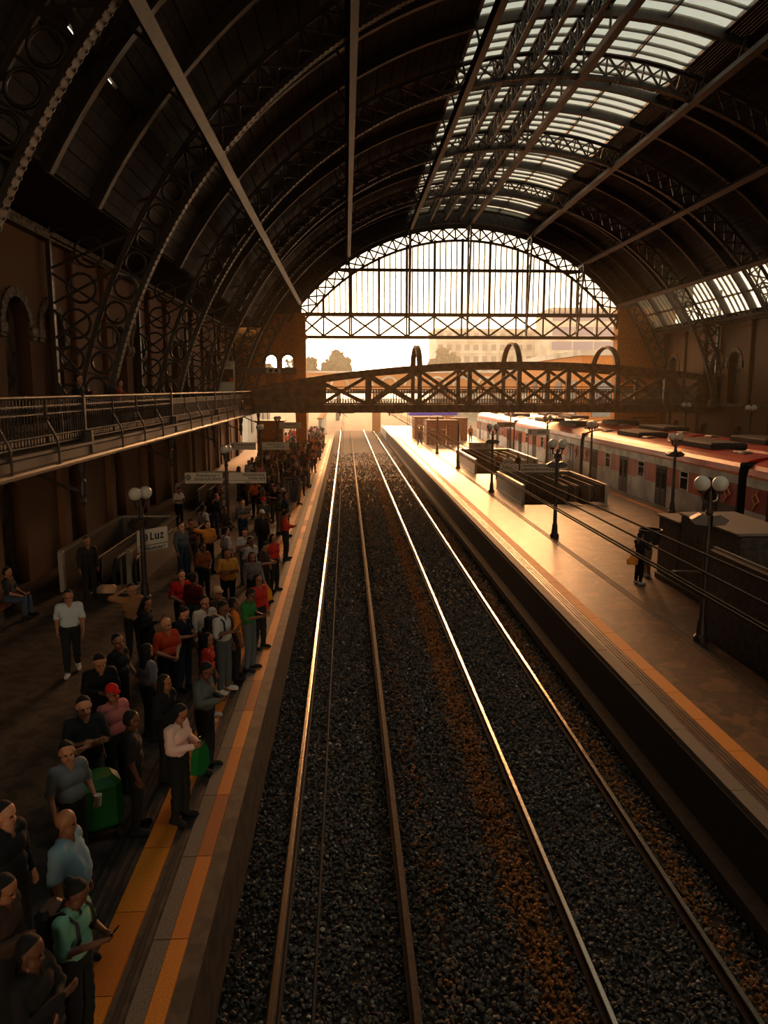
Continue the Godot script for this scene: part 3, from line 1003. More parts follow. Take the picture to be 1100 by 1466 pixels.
	blk(p, "poster_top", Vector3(0, 2.78, 0.045), Vector3(0.88, 0.38, 0.01), M.poster)
	blk(p, "poster_picture", Vector3(0, 2.2, 0.045), Vector3(0.88, 0.7, 0.01), M.plaster_dark)
	blk(p, "poster_green_field", Vector3(-0.1, 1.92, 0.052), Vector3(0.6, 0.26, 0.01), M.leaf)
	blk(p, "poster_orange_field", Vector3(0.32, 1.9, 0.052), Vector3(0.2, 0.22, 0.01), M.orange)
	blk(p, "poster_foot", Vector3(0, 1.4, 0.045), Vector3(0.88, 0.6, 0.01), M.poster)
	words(p, "Horários", 0.14, Transform3D(Basis(), Vector3(0.0, 2.8, 0.052)), M.ink)
	for d in [-0.45, 0.45]: bar(p, "leg", Vector3(d, 0, 0), Vector3(d, 1.1, 0), 0.05, 0.05, M.iron)
	var sg := thing("hanging_sign", "long grey direction sign above the gallery by the footbridge", "sign", Vector3(-6.5, 6.95, -55.5))
	bevel(sg, "board", Vector3(0.9, 0, 0), Vector3(4.2, 0.45, 0.1), 0.02, M.kerb)
	blk(sg, "symbol_panel", Vector3(1.4, 0, 0.055), Vector3(1.0, 0.36, 0.02), M.poster)
	blk(sg, "symbol", Vector3(1.2, 0, 0.07), Vector3(0.22, 0.24, 0.02), M.ink)
	blk(sg, "symbol", Vector3(1.6, 0, 0.07), Vector3(0.2, 0.24, 0.02), M.ink)
	bar(sg, "post", Vector3(-1.0, -2.6, -0.1), Vector3(-1.0, 0.2, -0.1), 0.07, 0.07, M.iron)

# ---------------------------------------------------------------- footbridge
func footbridge() -> void:
	var x0 := -7.0
	var x1 := 33.0
	var xm := 13.0
	var f := thing("footbridge", "wide iron lattice footbridge with arched top and three hoops crossing the tracks", "footbridge", Vector3(xm, 3.95, -61.0))
	var topy := func(x: float) -> float: return 7.55 - 1.9 * pow((x - xm) / 20.0, 2.0)
	for z in [-58.0, -64.0]:
		var zz: float = z + 61.0
		# solid end plates
		var eb := MB.new()
		for s in [[x0, -1.6], [26.6, x1]]:
			var poly := PackedVector2Array([Vector2(s[0], 3.95), Vector2(s[1], 3.95)])
			for k in 9:
				var x: float = s[1] + (s[0] - s[1]) * k / 8.0
				poly.append(Vector2(x, topy.call(x) + 0.15))
			var one := MB.new()
			one.prism(poly, Transform3D(Basis(), Vector3(-xm, -3.95, zz - 0.06)), 0.12)
			obj("end_plate", one.done(), M.iron_bridge, f)
		var tb := MB.new()
		var n := 24
		for k in n:
			var xa: float = -1.7 + 28.4 * k / n
			var xb: float = -1.7 + 28.4 * (k + 1) / n
			tb.beam(Vector3(xa - xm, topy.call(xa) - 3.95 - 0.08, zz), Vector3(xb - xm, topy.call(xb) - 3.95 - 0.08, zz), 0.34, 0.46)
		obj("top_chord", tb.done(), M.iron_bridge, f)
		bar(f, "bottom_chord", Vector3(x0 - xm, 0.28, zz), Vector3(x1 - xm, 0.28, zz), 0.34, 0.6, M.iron_bridge)
		for k in range(-4, 5):
			var x := xm + 3.75 * k
			if x < -2.2 or x > 27: continue
			bar(f, "post", Vector3(x - xm, 0.5, zz), Vector3(x - xm, topy.call(x) - 4.0, zz), 0.32, 0.3, M.iron_bridge, Vector3(0, 0, 1))
			if x + 3.75 < 28.5:
				var xb := minf(x + 3.75, 27.0)
				bar(f, "diagonal", Vector3(x - xm, 0.55, zz + 0.06), Vector3(xb - xm, topy.call(xb) - 4.2, zz + 0.06), 0.05, 0.24, M.iron_bridge)
				bar(f, "diagonal", Vector3(x - xm, topy.call(x) - 4.2, zz - 0.06), Vector3(xb - xm, 0.55, zz - 0.06), 0.05, 0.24, M.iron_bridge)
		var b := MB.new()
		var xx := -1.5
		while xx < 27:
			b.box(Vector3(xx - xm, 1.15, zz - 0.2), Vector3(0.045, 1.1, 0.045))
			b.box(Vector3(xx - xm, 1.58, zz - 0.2), Vector3(0.12, 0.10, 0.03))
			b.box(Vector3(xx - xm, 0.78, zz - 0.2), Vector3(0.12, 0.10, 0.03))
			xx += 0.21
		for y in [1.88, 1.70, 1.48, 0.9, 0.68]:
			b.box(Vector3(12.7 - xm, y, zz - 0.2), Vector3(28.6, 0.06, 0.06))
		var bo := obj("railing", b.done(), M.iron, f)
		stuff(bo)
	blk(f, "deck", Vector3(0, 0.3, 0), Vector3(x1 - x0, 0.2, 6.0), M.iron)
	for k in 20: bar(f, "floor_beam", Vector3(-19.5 + k * 2.05, 0.15, -3.0), Vector3(-19.5 + k * 2.05, 0.15, 3.0), 0.14, 0.25, M.iron)
	for k in [-2, 0, 2]:
		var x: float = 3.75 * k
		var base: float = topy.call(x + xm) - 3.95
		var h := MB.new()
		for s in [-0.10, 0.10]:
			var pts := []
			for i in 17:
				var a := PI * i / 16.0
				pts.append(Vector3(x + s, base - 0.2 + sin(a) * 1.85, cos(a) * 3.0))
			h.tube(pts, 0.12, 8)
		for i in range(1, 16, 2):
			var a := PI * i / 16.0
			h.box(Vector3(x, base - 0.2 + sin(a) * 1.85, cos(a) * 3.0), Vector3(0.34, 0.06, 0.06))
		obj("hoop", h.done(), M.iron_bridge, f)

# ---------------------------------------------------------------- what lies beyond the open end
func far_block(called: String, label: String, c: Vector3, s: Vector3, wall: Material, rows: int, cols: int, pane: Material, ww: float, hh: float) -> Node3D:
	var b := thing(called, label, "building", Vector3(c.x, c.y - s.y / 2, c.z))
	var off := Vector3(0, s.y / 2, 0)
	bevel(b, "wall", off, s, 0.2, wall)
	blk(b, "parapet", Vector3(0, s.y + 0.4, 0), Vector3(s.x + 0.6, 0.8, s.z + 0.6), wall)
	for r in rows:
		blk(b, "floor_band", Vector3(0, s.y * (r + 0.12) / rows, s.z / 2 + 0.15), Vector3(s.x, 0.35, 0.5), wall)
		for k in cols:
			var x := -s.x / 2 + s.x * (k + 0.5) / cols
			blk(b, "window", Vector3(x, s.y * (r + 0.6) / rows, s.z / 2 + 0.04), Vector3(s.x / cols * ww, s.y / rows * hh, 0.2), pane)
	return b

func tree(at: Vector3, h: float, r: float, label: String, sd: int) -> void:
	var t := thing("tree", label, "tree", at, 0, "trees outside the station")
	var tb := MB.new()
	tb.tube([Vector3.ZERO, Vector3(0.2, h * 0.35, 0), Vector3(0, h * 0.7, 0.2)], [0.5, 0.4, 0.2], 8)
	obj("trunk", tb.done(), M.bark, t)
	var g := RandomNumberGenerator.new()
	g.seed = sd
	var b := MB.new()
	for i in 900:
		var u := Vector3(g.randfn(), g.randfn(), g.randfn()).normalized() * pow(g.randf(), 0.4)
		var lump := 0.75 + 0.25 * sin(u.x * 6.0 + sd) * cos(u.y * 5.0)
		var c := Vector3(u.x * r * lump, h * 0.68 + u.y * h * 0.34 * lump, u.z * r * lump)
		var x := Vector3(g.randfn(), g.randfn(), g.randfn()).normalized() * 0.9
		var y := x.cross(Vector3(g.randfn(), g.randfn(), g.randfn()).normalized()) * 0.8
		b.q(c - x, c - y, c + x, c + y)
	stuff(obj("foliage", b.done(), M.leaf, t))

func outside() -> void:
	far_block("apartment_block", "long white apartment block with rows of small windows behind the hoops", Vector3(44, 9, -235), Vector3(36, 26, 20), M.far_white, 8, 14, M.far_window, 0.55, 0.5)
	far_block("office_block", "pale block with dark blue window bands beyond the right end tower", Vector3(63, 9, -215), Vector3(17, 34, 18), M.far_white, 9, 3, M.far_blue, 0.94, 0.6)
	var w := thing("road_overpass", "low ochre masonry overpass with shallow arches beyond the platforms", "bridge", Vector3(18, 0, -128))
	var pb := MB.new()
	pb.box(Vector3(20, 6.6, 0), Vector3(90, 3.4, 1.2))
	obj("parapet_wall", pb.done(), M.ochre, w)
	blk(w, "coping", Vector3(20, 8.4, 0), Vector3(90, 0.3, 1.8), M.far_white)
	blk(w, "ledge", Vector3(20, 5.2, 0.4), Vector3(90, 0.35, 1.4), M.far_white)
	for k in 22:
		var sb := MB.new()
		arch_surround(sb, 2.4, 6.2, 0.35, Transform3D(Basis(), Vector3(-23 + k * 4.0, 0, 0.6)), 0.2)
		obj("blind_arch", sb.done(), M.far_white, w)
		if k % 3 == 0: bevel(w, "pier", Vector3(-25 + k * 4.0, 1.6, 0), Vector3(1.4, 7.2, 1.4), 0.1, M.ochre)
	var h := thing("station_annex", "ochre annex with tall windows beyond the right end tower", "building", Vector3(33, 0, -100))
	bevel(h, "wall", Vector3(0, 4, 0), Vector3(14, 11, 30), 0.1, M.ochre)
	blk(h, "cornice", Vector3(0, 9.6, 0), Vector3(14.8, 0.6, 30.8), M.far_white)
	for k in 5: blk(h, "window", Vector3(-7.02, 4.6, -12 + k * 6.0), Vector3(0.15, 4.0, 2.4), M.far_window)
	for k in 3: blk(h, "window", Vector3(-4.6 + k * 4.6, 4.6, 15.02), Vector3(2.2, 4.0, 0.15), M.far_window)
	var h2 := thing("side_building", "pale low building beyond the end of the crowded platform", "building", Vector3(-15, 0, -96))
	bevel(h2, "wall", Vector3(0, 2, 0), Vector3(9, 7, 24), 0.1, M.far_white)
	for k in 4: blk(h2, "window", Vector3(4.52, 2.2, -9 + k * 6.0), Vector3(0.15, 2.6, 2.0), M.far_window)
	blk(h2, "cornice", Vector3(0, 5.6, 0), Vector3(9.6, 0.4, 24.6), M.ochre)
	tree(Vector3(-8.5, -1.6, -165), 14.5, 5.0, "broad round tree beyond the footbridge near the end tower", 3)
	tree(Vector3(-2.0, -1.6, -182), 17.0, 5.0, "taller narrow tree beyond the footbridge", 5)
	tree(Vector3(-19, -1.6, -176), 13.5, 5.0, "low tree half hidden behind the end tower", 9)
	tree(Vector3(24, -1.6, -190), 18.0, 5.0, "dark tree in front of the white apartment block", 12)
	# outer track rails of the far yard are the same rails; a signal cabin closes the left side
	var fence := thing("boundary_wall", "pale boundary wall running beside the outer tracks", "wall", Vector3(-3.4, 0, -113))
	blk(fence, "wall", Vector3(0, 0.2, 0), Vector3(0.4, 3.2, 26), M.far_white)
	blk(fence, "coping", Vector3(0, 1.9, 0), Vector3(0.7, 0.2, 26.4), M.ochre)

# ---------------------------------------------------------------- overhead wires
func wires() -> void:
	var lab := [["messenger wire", "upper"], ["feeder wire", "middle"], ["contact wire", "lower"], ["contact wire", "lowest"]]
	var sets := [[3.62, [4.07, 3.86, 3.68, 3.61], [0.0, 0.0, -0.03, 0.03], "track beside the polished platform"], [-0.16, [4.1, 3.72], [-0.03, 0.04], "track beside the crowded platform"]]
	for s in sets:
		var hs: Array = s[1]
		for i in hs.size():
			var pts := []
			for k in 29:
				var z := 6.0 - k * 3.6
				var sag: float = 0.10 * sin(PI * fposmod(z + 5.0, 30.0) / 30.0) if i == 0 else 0.0
				pts.append(Vector3(0, -sag, z + 30.0))
			var b := MB.new()
			b.tube(pts, 0.0125 if s[0] > 1.0 else 0.007, 6)
			var w := thing("overhead_wire", "black %s overhead %s above the %s" % [lab[i][1], lab[i][0], s[3]], "wire", Vector3(s[0] + s[2][i], hs[i], -30.0))
			obj("wire", b.done(), M.wire, w)
			if i == 0:
				for k in 8:
					var z := 24.0 - k * 9.0
					bar(w, "dropper", Vector3(0, -0.05, z), Vector3(0.03, hs[-1] - hs[0], z), 0.012, 0.012, M.wire)
	for z in [-56.0, -57.2]:
		var c := thing("wire_support", "insulated wire support under the footbridge, " + ("side facing the crowd" if z < -57 else "side facing the lamps"), "bracket", Vector3(0.0 if z < -57 else 3.7, 3.9, -58.2))
		bar(c, "arm", Vector3(-0.6, 0.0, 0), Vector3(0.6, 0.0, 0), 0.05, 0.05, M.wire)
		bar(c, "stay", Vector3(-0.4, 0.05, 0), Vector3(0.1, -0.3, 0), 0.03, 0.03, M.wire)
		var ib := MB.new()
		ib.lathe(Vector3(-0.45, -0.02, 0), [[0.03, -0.2], [0.07, -0.18], [0.03, -0.14], [0.07, -0.11], [0.03, -0.07], [0.06, -0.04], [0.03, 0.0]], 8)
		obj("insulator", ib.done(), M.wood, c)

# ---------------------------------------------------------------- trains
func car_shell(roof: bool) -> ArrayMesh:
	var b := MB.new()
	var p := PackedVector2Array()
	if roof:
		p = PackedVector2Array([Vector2(-1.47, 2.42)])
		for i in 13:
			var a := PI - PI * i / 12.0
			p.append(Vector2(cos(a) * 1.47, 2.46 + pow(sin(a), 0.75) * 0.62))
		p.append(Vector2(1.47, 2.42))
	else:
		p = PackedVector2Array([Vector2(-1.42, -0.9), Vector2(1.42, -0.9), Vector2(1.46, 0.0), Vector2(1.46, 2.42), Vector2(-1.46, 2.42), Vector2(-1.46, 0.0)])
	b.prism(p, Transform3D(Basis(), Vector3(0, 0, -10.0)), 20.0)
	return b.done()

func trains() -> void:
	var shell := car_shell(false)
	var roof := car_shell(true)
	var leaf := MB.new()
	leaf.bev(Vector3.ZERO, Vector3(0.05, 2.0, 0.62), 0.015)
	var leaf_m := leaf.done()
	var wf := MB.new()
	for e in [[0.0, 0.42, 0.86, 0.07], [0.0, -0.42, 0.86, 0.07], [0.0, 0.14, 0.86, 0.04]]: wf.box(Vector3(0, e[1], 0), Vector3(0.05, e[3], e[2]))
	for d in [-0.42, 0.42]: wf.box(Vector3(0, 0, d), Vector3(0.05, 0.9, 0.07))
	var frame_m := wf.done()
	var lg := MB.new()
	var loop := [Vector3(0, 0.05, 0.28), Vector3(0, 0.30, 0.02), Vector3(0, 0.14, -0.24), Vector3(0, -0.10, -0.02), Vector3(0, 0.05, 0.28)]
	for i in 4: lg.beam(loop[i], loop[i + 1], 0.012, 0.08, Vector3.RIGHT)
	lg.beam(Vector3(0, -0.10, 0.0), Vector3(0, -0.36, -0.22), 0.012, 0.08, Vector3.RIGHT)
	lg.beam(Vector3(0, 0.28, 0.02), Vector3(0, 0.46, 0.16), 0.012, 0.08, Vector3.RIGHT)
	var logo := lg.done()
	var bl := MB.new()
	for k in 7: bl.bev(Vector3(0, 0.85, -0.33 + k * 0.11), Vector3(2.86 - 0.14 * (k % 2), 4.05 - 0.1 * (k % 2), 0.105), 0.06)
	var bellows := bl.done()
	var names_a := ["behind the twin-globe lamp and dark stair walls", "beside the nearer stairwell, between two black gangways", "beside the farther stairwell", "passing under the footbridge to the open air"]
	for tr in 2:
		var xc := 16.98 + 3.95 * tr
		for i in 4:
			var zc := -18.9 - 20.7 * i + (6.0 if tr == 1 else 0.0)
			var c := thing("train_car", ("orange and white commuter train car " + names_a[i]) if tr == 0 else ("red-roofed commuter train car on the track beyond, " + ["with a bare front roof", "with dark roof boxes behind the twin-globe lamp", "with a pantograph", "under the footbridge"][i]), "train car", Vector3(xc, -0.05, zc))
			obj("body_shell", shell, M.train_grey, c)
			obj("roof", roof, M.roof_red, c)
			bar(c, "gutter_stripe", Vector3(-1.475, 2.40, -10), Vector3(-1.475, 2.40, 10), 0.04, 0.06, M.yellow_b if tr == 0 else M.train_grey)
			if i < 3: obj("gangway_bellows", bellows, M.black, c, Transform3D(Basis(), Vector3(0, 0, -10.35)))
			# side facing the polished platform
			var xs := -1.475
			blk(c, "top_band", Vector3(xs, 2.2, 0), Vector3(0.03, 0.36, 20), M.train_white)
			var doors := [-7.8, -2.6, 2.6, 7.8]
			var edge := -10.0
			var n := 0
			for d in [-7.8, -2.6, 2.6, 7.8, 99.0]:
				var to: float = minf(d - 0.68, 10.0)
				var mid := (edge + to) / 2
				var len := to - edge
				var cab: bool = n == 0 or n == 4
				blk(c, "lower_panel", Vector3(xs, 0.56, mid), Vector3(0.035, 1.08, len), M.train_white if not (cab and n == 4) else M.train_grey)  # near-end panel grey: shade put into the colour of the white side
				blk(c, "upper_panel", Vector3(xs, 1.55, mid), Vector3(0.03, 0.92, len), M.red if cab or i == 3 else M.orange)
				if not cab:
					var fr := obj("window", frame_m, M.train_white, c, Transform3D(Basis(), Vector3(xs - 0.02, 1.58, mid)))
					blk(fr, "pane", Vector3(0.008, 0, 0), Vector3(0.02, 0.84, 0.84), M.glass_dark)
				elif n == 4 or n == 0:
					obj("emblem", logo, M.logo, c, Transform3D(Basis(), Vector3(xs - 0.022, 1.5, mid)))
				edge = d + 0.68
				n += 1
			for d in doors:
				var door := Node3D.new()
				door.name = "door"
				c.add_child(door, true)
				door.position = Vector3(xs - 0.005, 1.03, d)
				for s in [-0.33, 0.33]:
					obj("door_leaf", leaf_m, M.black, door, Transform3D(Basis(), Vector3(0, 0, s)))
					blk(door, "door_pane", Vector3(-0.028, 0.35, s), Vector3(0.012, 0.95, 0.40), M.glass_dark)
					blk(door, "door_rail", Vector3(-0.03, -0.18, s), Vector3(0.02, 0.05, 0.45), M.train_grey)
				blk(door, "sill", Vector3(-0.06, -1.0, 0), Vector3(0.14, 0.05, 1.5), M.steel)
			# roof equipment
			var boxes := MB.new()
			for k in 2:
				boxes.bev(Vector3(0.25, 3.16, -4.6 + k * 8.2), Vector3(1.7, 0.36, 3.6 + 0.8 * k), 0.08)
			obj("roof_box", boxes.done(), M.dark_wall, c)
			var vents := MB.new()
			for k in 6: vents.bev(Vector3(-0.3, 3.08, -9.0 + k * 3.4), Vector3(0.5, 0.16, 0.8), 0.04)
			obj("roof_vents", vents.done(), M.train_roof, c)
			if i == 2:
				var pg := MB.new()
				pg.tube([Vector3(-0.6, 3.3, 1.0), Vector3(-0.4, 3.6, -0.2), Vector3(-0.6, 3.75, 1.0)], 0.03, 6)
				pg.tube([Vector3(0.6, 3.3, 1.0), Vector3(0.4, 3.6, -0.2), Vector3(0.6, 3.75, 1.0)], 0.03, 6)
				pg.tube([Vector3(-0.9, 3.75, 1.0), Vector3(0.9, 3.75, 1.0)], 0.03, 6)
				obj("pantograph", pg.done(), M.black, c)

# ---------------------------------------------------------------- lamps, stairs, signs, kiosks
func lamp_post(label: String, at: Vector3, h: float, turn: float, floods: bool, globes := 2) -> Node3D:
	var l := thing("lamp_post", label, "lamp post", at, turn)
	var b := MB.new()
	b.lathe(Vector3.ZERO, [[0.17, 0.0], [0.17, 0.12], [0.12, 0.18], [0.10, 0.5], [0.075, 0.56], [0.062, h - 0.75], [0.09, h - 0.7], [0.06, h - 0.62], [0.05, h - 0.4]], 12)
	obj("pole", b.done(), M.iron, l)
	if globes == 2:
		var a := MB.new()
		a.tube([Vector3(-0.19, h - 0.22, 0), Vector3(-0.16, h - 0.42, 0), Vector3(0, h - 0.5, 0), Vector3(0.16, h - 0.42, 0), Vector3(0.19, h - 0.22, 0)], 0.03, 7)
		a.tube([Vector3(0, h - 0.55, 0), Vector3(0, h - 0.25, 0)], [0.07, 0.03], 8)
		obj("arm", a.done(), M.iron, l)
		for s in [-0.19, 0.19]:
			var g := MB.new()
			g.ball(Vector3(s, h - 0.05, 0), 0.175, 18)
			obj("globe", g.done(), M.globe, l)
			var cp := MB.new()
			cp.lathe(Vector3(s, h - 0.28, 0), [[0.03, 0.0], [0.09, 0.04], [0.09, 0.08], [0.0, 0.09]], 10)
			obj("globe_holder", cp.done(), M.iron, l)
	if floods:
		for s in [-1.0, 1.0]:
			var f := MB.new()
			f.prism(PackedVector2Array([Vector2(-0.05, -0.12), Vector2(0.22, -0.09), Vector2(0.30, 0.02), Vector2(0.1, 0.14), Vector2(-0.05, 0.1)]), Transform3D(Basis(Vector3.UP, 0.0 if s > 0 else PI), Vector3(s * 0.1, h - 0.86, -0.14 * s)), 0.28)
			obj("floodlight", f.done(), M.iron, l)
	return l

func emblem(parent: Node, c: Vector3, r: float, m: Material) -> void:
	var b := MB.new()
	b.ring(c, r, r * 0.22, Vector3.RIGHT, Vector3.UP, 14, 5)
	b.box(c, Vector3(r * 1.1, r * 0.3, 0.012))
	b.box(c, Vector3(r * 0.3, r * 1.1, 0.012))
	obj("symbol", b.done(), m, parent)

func sign_board(label: String, at: Vector3, turn: float, w: float, h: float, lines: Array, symbol: bool, group := "") -> Node3D:
	var s := thing("direction_sign", label, "sign", at, turn, group)
	bevel(s, "board", Vector3.ZERO, Vector3(w, h, 0.05), 0.012, M.sign)
	if symbol: emblem(s, Vector3(-w / 2 + h * 0.32, h * 0.08, 0.03), h * 0.2, M.ink)
	blk(s, "rule", Vector3(0, -h * 0.22, 0.027), Vector3(w * 0.96, h * 0.03, 0.006), M.ink)
	for l in lines: words(s, l[0], l[1], Transform3D(Basis(), Vector3(l[2], l[3], 0.03)), M.ink)
	return s

func stairwell(label: String, c: Vector3, w: float, d: float, h: float) -> Node3D:   # open towards +z, c = middle of the floor opening
	var s := thing("stairwell", label, "stairwell", c)
	for k in [-1.0, 1.0]:
		bevel(s, "side_panel", Vector3(k * w / 2, h / 2, 0), Vector3(0.09, h, d), 0.02, M.panel)
		bar(s, "coping", Vector3(k * w / 2, h + 0.03, -d / 2), Vector3(k * w / 2, h + 0.03, d / 2), 0.16, 0.05, M.steel)
		bevel(s, "end_post", Vector3(k * w / 2, h / 2, d / 2), Vector3(0.16, h + 0.04, 0.16), 0.02, M.steel)
		bar(s, "foot_rail", Vector3(k * (w / 2 + 0.06), 0.04, -d / 2), Vector3(k * (w / 2 + 0.06), 0.04, d / 2), 0.05, 0.08, M.steel)
	bevel(s, "back_panel", Vector3(0, h / 2, -d / 2), Vector3(w, h, 0.09), 0.02, M.panel)
	bar(s, "coping", Vector3(-w / 2, h + 0.03, -d / 2), Vector3(w / 2, h + 0.03, -d / 2), 0.16, 0.05, M.steel)
	for i in 12:   # flight leading down from the open end
		blk(s, "step", Vector3(0, -0.22 * (i + 1) - 0.05, d / 2 - 0.5 - i * 0.36), Vector3(w - 0.12, 0.1, 0.37), M.panel)
		blk(s, "riser", Vector3(0, -0.22 * (i + 1) + 0.06, d / 2 - 0.32 - i * 0.36), Vector3(w - 0.12, 0.22, 0.03), M.panel)
	for x in [w * 0.12, w * 0.42]:   # escalator newels
		for e in [-0.3, 0.3]:
			var b := MB.new()
			var pts := []
			for i in 9:
				var a := -PI / 2 + PI * i / 8.0
				pts.append(Vector3(x + e * 0.9, 0.5 + sin(a) * 0.38, d / 2 - 0.35 + cos(a) * 0.38))
			pts.append(Vector3(x + e * 0.9, 0.86, -d / 2 + 1.0))
			b.tube(pts, 0.045, 8)
			obj("escalator_handrail", b.done(), M.rubber, s)
			blk(s, "escalator_skirt", Vector3(x + e * 0.9, 0.42, -0.2), Vector3(0.04, 0.8, d - 0.9), M.steel)
		blk(s, "landing_plate", Vector3(x, 0.03, d / 2 - 0.1), Vector3(0.6, 0.02, 1.0), M.steel)
	return s

func platform_things() -> void:
	var zs := [-16.5, -29.0, -42.1, -55.1, -68.0]
	var lab := ["tall twin-globe lamp post with floodlights beside the dark stair walls", "twin-globe lamp post with floodlights standing in front of the nearer stairwell", "lamp post at the outer corner of the nearer stairwell", "lamp post beside the farther stairwell", "slim post in front of the wooden kiosks"]
	for i in 5:
		lamp_post(lab[i], Vector3(8.05, 0, zs[i]), 3.68, deg_to_rad(-12.0), i < 3, 2 if i < 3 else 0)
	for i in 4:
		lamp_post(["twin-globe lamp post close to the orange train car's doors", "lamp post close to the train beside the nearer stairwell", "lamp post close to the train beside the farther stairwell", "lamp post close to the train under the footbridge"][i], Vector3(15.0, 0, [-34.4, -46.5, -57.0, -70.0][i]), 3.6, 0.1, i == 0, 2)
	for i in 3:
		lamp_post(["lamp post behind the second train by the arched wall", "lamp post behind the second train next to the pantograph", "lamp post behind the second train near the right end tower"][i], Vector3(24.6, 0, [-36.0, -46.0, -55.0][i]), 4.6, 0, false, 2)
	var lp := [Vector3(-5.5, 0, -20.6), Vector3(-4.85, 0, -31.2), Vector3(-5.1, 0, -46.0), Vector3(-5.3, 0, -60.0), Vector3(-4.6, 0, -74.0)]
	var ll := ["twin-globe lamp post beside the stairwell sign on the crowded platform", "lamp post carrying the larger platform signs above the crowd", "lamp post carrying the smaller platform signs above the crowd", "lamp post in the crowd under the footbridge", "lamp post in the crowd outside the end tower"]
	for i in 5: lamp_post(ll[i], lp[i], [3.0, 3.35, 3.5, 3.5, 3.6][i], [1.05, 1.3, 1.3, 1.0, 0.8][i], i == 0, 2)
	# signs on the crowded platform
	sign_board("wide sign with round symbol hung left of the lamp post in the crowd", Vector3(-5.75, 2.15, -31.1), 0.0, 1.5, 0.44, [["Plataforma 1", 0.15, 0.18, 0.10], ["Integração Metrô", 0.13, 0.18, -0.03]], true)
	sign_board("wide sign reading Plataforma 1 Embarque right of the lamp post in the crowd", Vector3(-4.0, 2.15, -31.1), 0.0, 1.5, 0.44, [["Plataforma 1", 0.16, 0.32, 0.12], ["Embarque", 0.14, 0.38, -0.01], ["Luz", 0.1, 0.0, -0.16]], false)
	sign_board("smaller sign with round symbol farther along the crowded platform", Vector3(-6.1, 2.35, -45.9), 0.0, 1.5, 0.44, [["Integração Metrô", 0.14, 0.16, 0.08]], true)
	sign_board("smaller sign reading Plataforma 1 farther along the crowded platform", Vector3(-4.2, 2.35, -45.9), 0.0, 1.6, 0.44, [["Plataforma 1", 0.15, 0.0, 0.1], ["Embarque", 0.13, 0.2, -0.03]], false)
	sign_board("brown-lit sign over the crowd under the footbridge", Vector3(-4.3, 2.9, -59.9), 0.0, 1.7, 0.5, [["Plataforma 1", 0.15, 0.0, 0.1]], false)
	var luz := sign_board("white station sign reading Luz beside the twin-globe lamp", Vector3(-5.42, 1.55, -21.35), deg_to_rad(50.0), 1.0, 0.62, [["Luz", 0.3, 0.12, 0.1], ["Plataforma 1", 0.11, 0.05, -0.23]], false)
	emblem(luz, Vector3(-0.28, 0.09, 0.03), 0.09, M.ink)
	bar(luz, "bracket", Vector3(-0.55, 0.1, -0.03), Vector3(-0.35, 0.1, -0.03), 0.03, 0.03, M.steel)
	# stairwells
	stairwell("glass-sided stairwell behind the lamp with the Luz sign", Vector3(-7.175, -0.03, -24.8), 1.9, 6.0, 1.15)
	stairwell("glass-sided stairwell in the crowd below the gallery", Vector3(-7.175, -0.03, -40.0), 1.9, 6.0, 1.15)
	stairwell("nearer escalator stairwell with steel handrails on the polished platform", Vector3(10.81, 0, -40.6), 4.18, 6.4, 0.95)
	stairwell("farther escalator stairwell on the polished platform", Vector3(10.81, 0, -56.0), 4.18, 9.0, 0.95)
	sign_board("exit sign reading Saída on the nearer stairwell's back wall", Vector3(9.35, 1.22, -43.7), 0.0, 1.1, 0.42, [["Saída", 0.22, -0.1, 0.02]], false, "")
	var sd := sign_board("white sign reading Plataforma 2 on the nearer stairwell's back wall", Vector3(11.15, 1.18, -43.7), 0.0, 2.3, 0.5, [["Plataforma 2  linha 7", 0.17, -0.2, 0.14], ["somente desembarque", 0.19, -0.05, -0.06]], false)
	var s3 := sign_board("exit sign reading Saída on the farther stairwell's back wall", Vector3(10.6, 1.25, -60.4), 0.0, 1.9, 0.5, [["Saída", 0.26, -0.25, 0.03]], false)
	emblem(s3, Vector3(0.45, 0.06, 0.03), 0.12, M.ink)
	for i in 2:
		var hs := sign_board(["exit sign on two poles by the train, nearer pair of lamps", "exit sign on two poles by the train below the footbridge"][i], Vector3(13.1, 2.78, [-52.0, -63.0][i]), 0.0, 1.5, 0.42, [["Saída", 0.24, 0.2, 0.02]], true)
		for d in [-0.7, 0.7]: bar(hs, "pole", Vector3(d, -2.78, -0.05), Vector3(d, 0.2, -0.05), 0.05, 0.05, M.iron)
	# dark walls of the near stair to the right
	var b1 := thing("stair_wall", "dark stepped wall block with grey copings behind the basket carriers", "wall", Vector3(9.5, 0, -20.0))
	bevel(b1, "low_block", Vector3(0.75, 0.94, -1.9), Vector3(1.5, 1.88, 1.5), 0.03, M.dark_wall)
	bevel(b1, "tall_block", Vector3(0.75, 1.08, 0.5), Vector3(1.5, 2.16, 3.3), 0.03, M.dark_wall)
	bevel(b1, "coping", Vector3(0.75, 1.92, -1.9), Vector3(1.62, 0.08, 1.55), 0.02, M.kerb)
	bevel(b1, "coping", Vector3(0.75, 2.2, 0.5), Vector3(1.62, 0.08, 3.35), 0.02, M.kerb)
	words(b1, "Luz", 0.5, Transform3D(Basis(Vector3.UP, -PI / 2), Vector3(-0.005, 1.65, 0.2)), M.iron)
	bevel(b1, "meter_box", Vector3(-0.12, 1.35, 1.1), Vector3(0.22, 0.5, 0.4), 0.02, M.iron)
	bar(b1, "skirting", Vector3(-0.04, 0.08, -2.6), Vector3(-0.04, 0.08, 2.1), 0.06, 0.16, M.rubber)
	var b2 := thing("stair_parapet", "long black stair parapet with a thin rail beside the nearest lamp", "wall", Vector3(8.25, 0, -13.0))
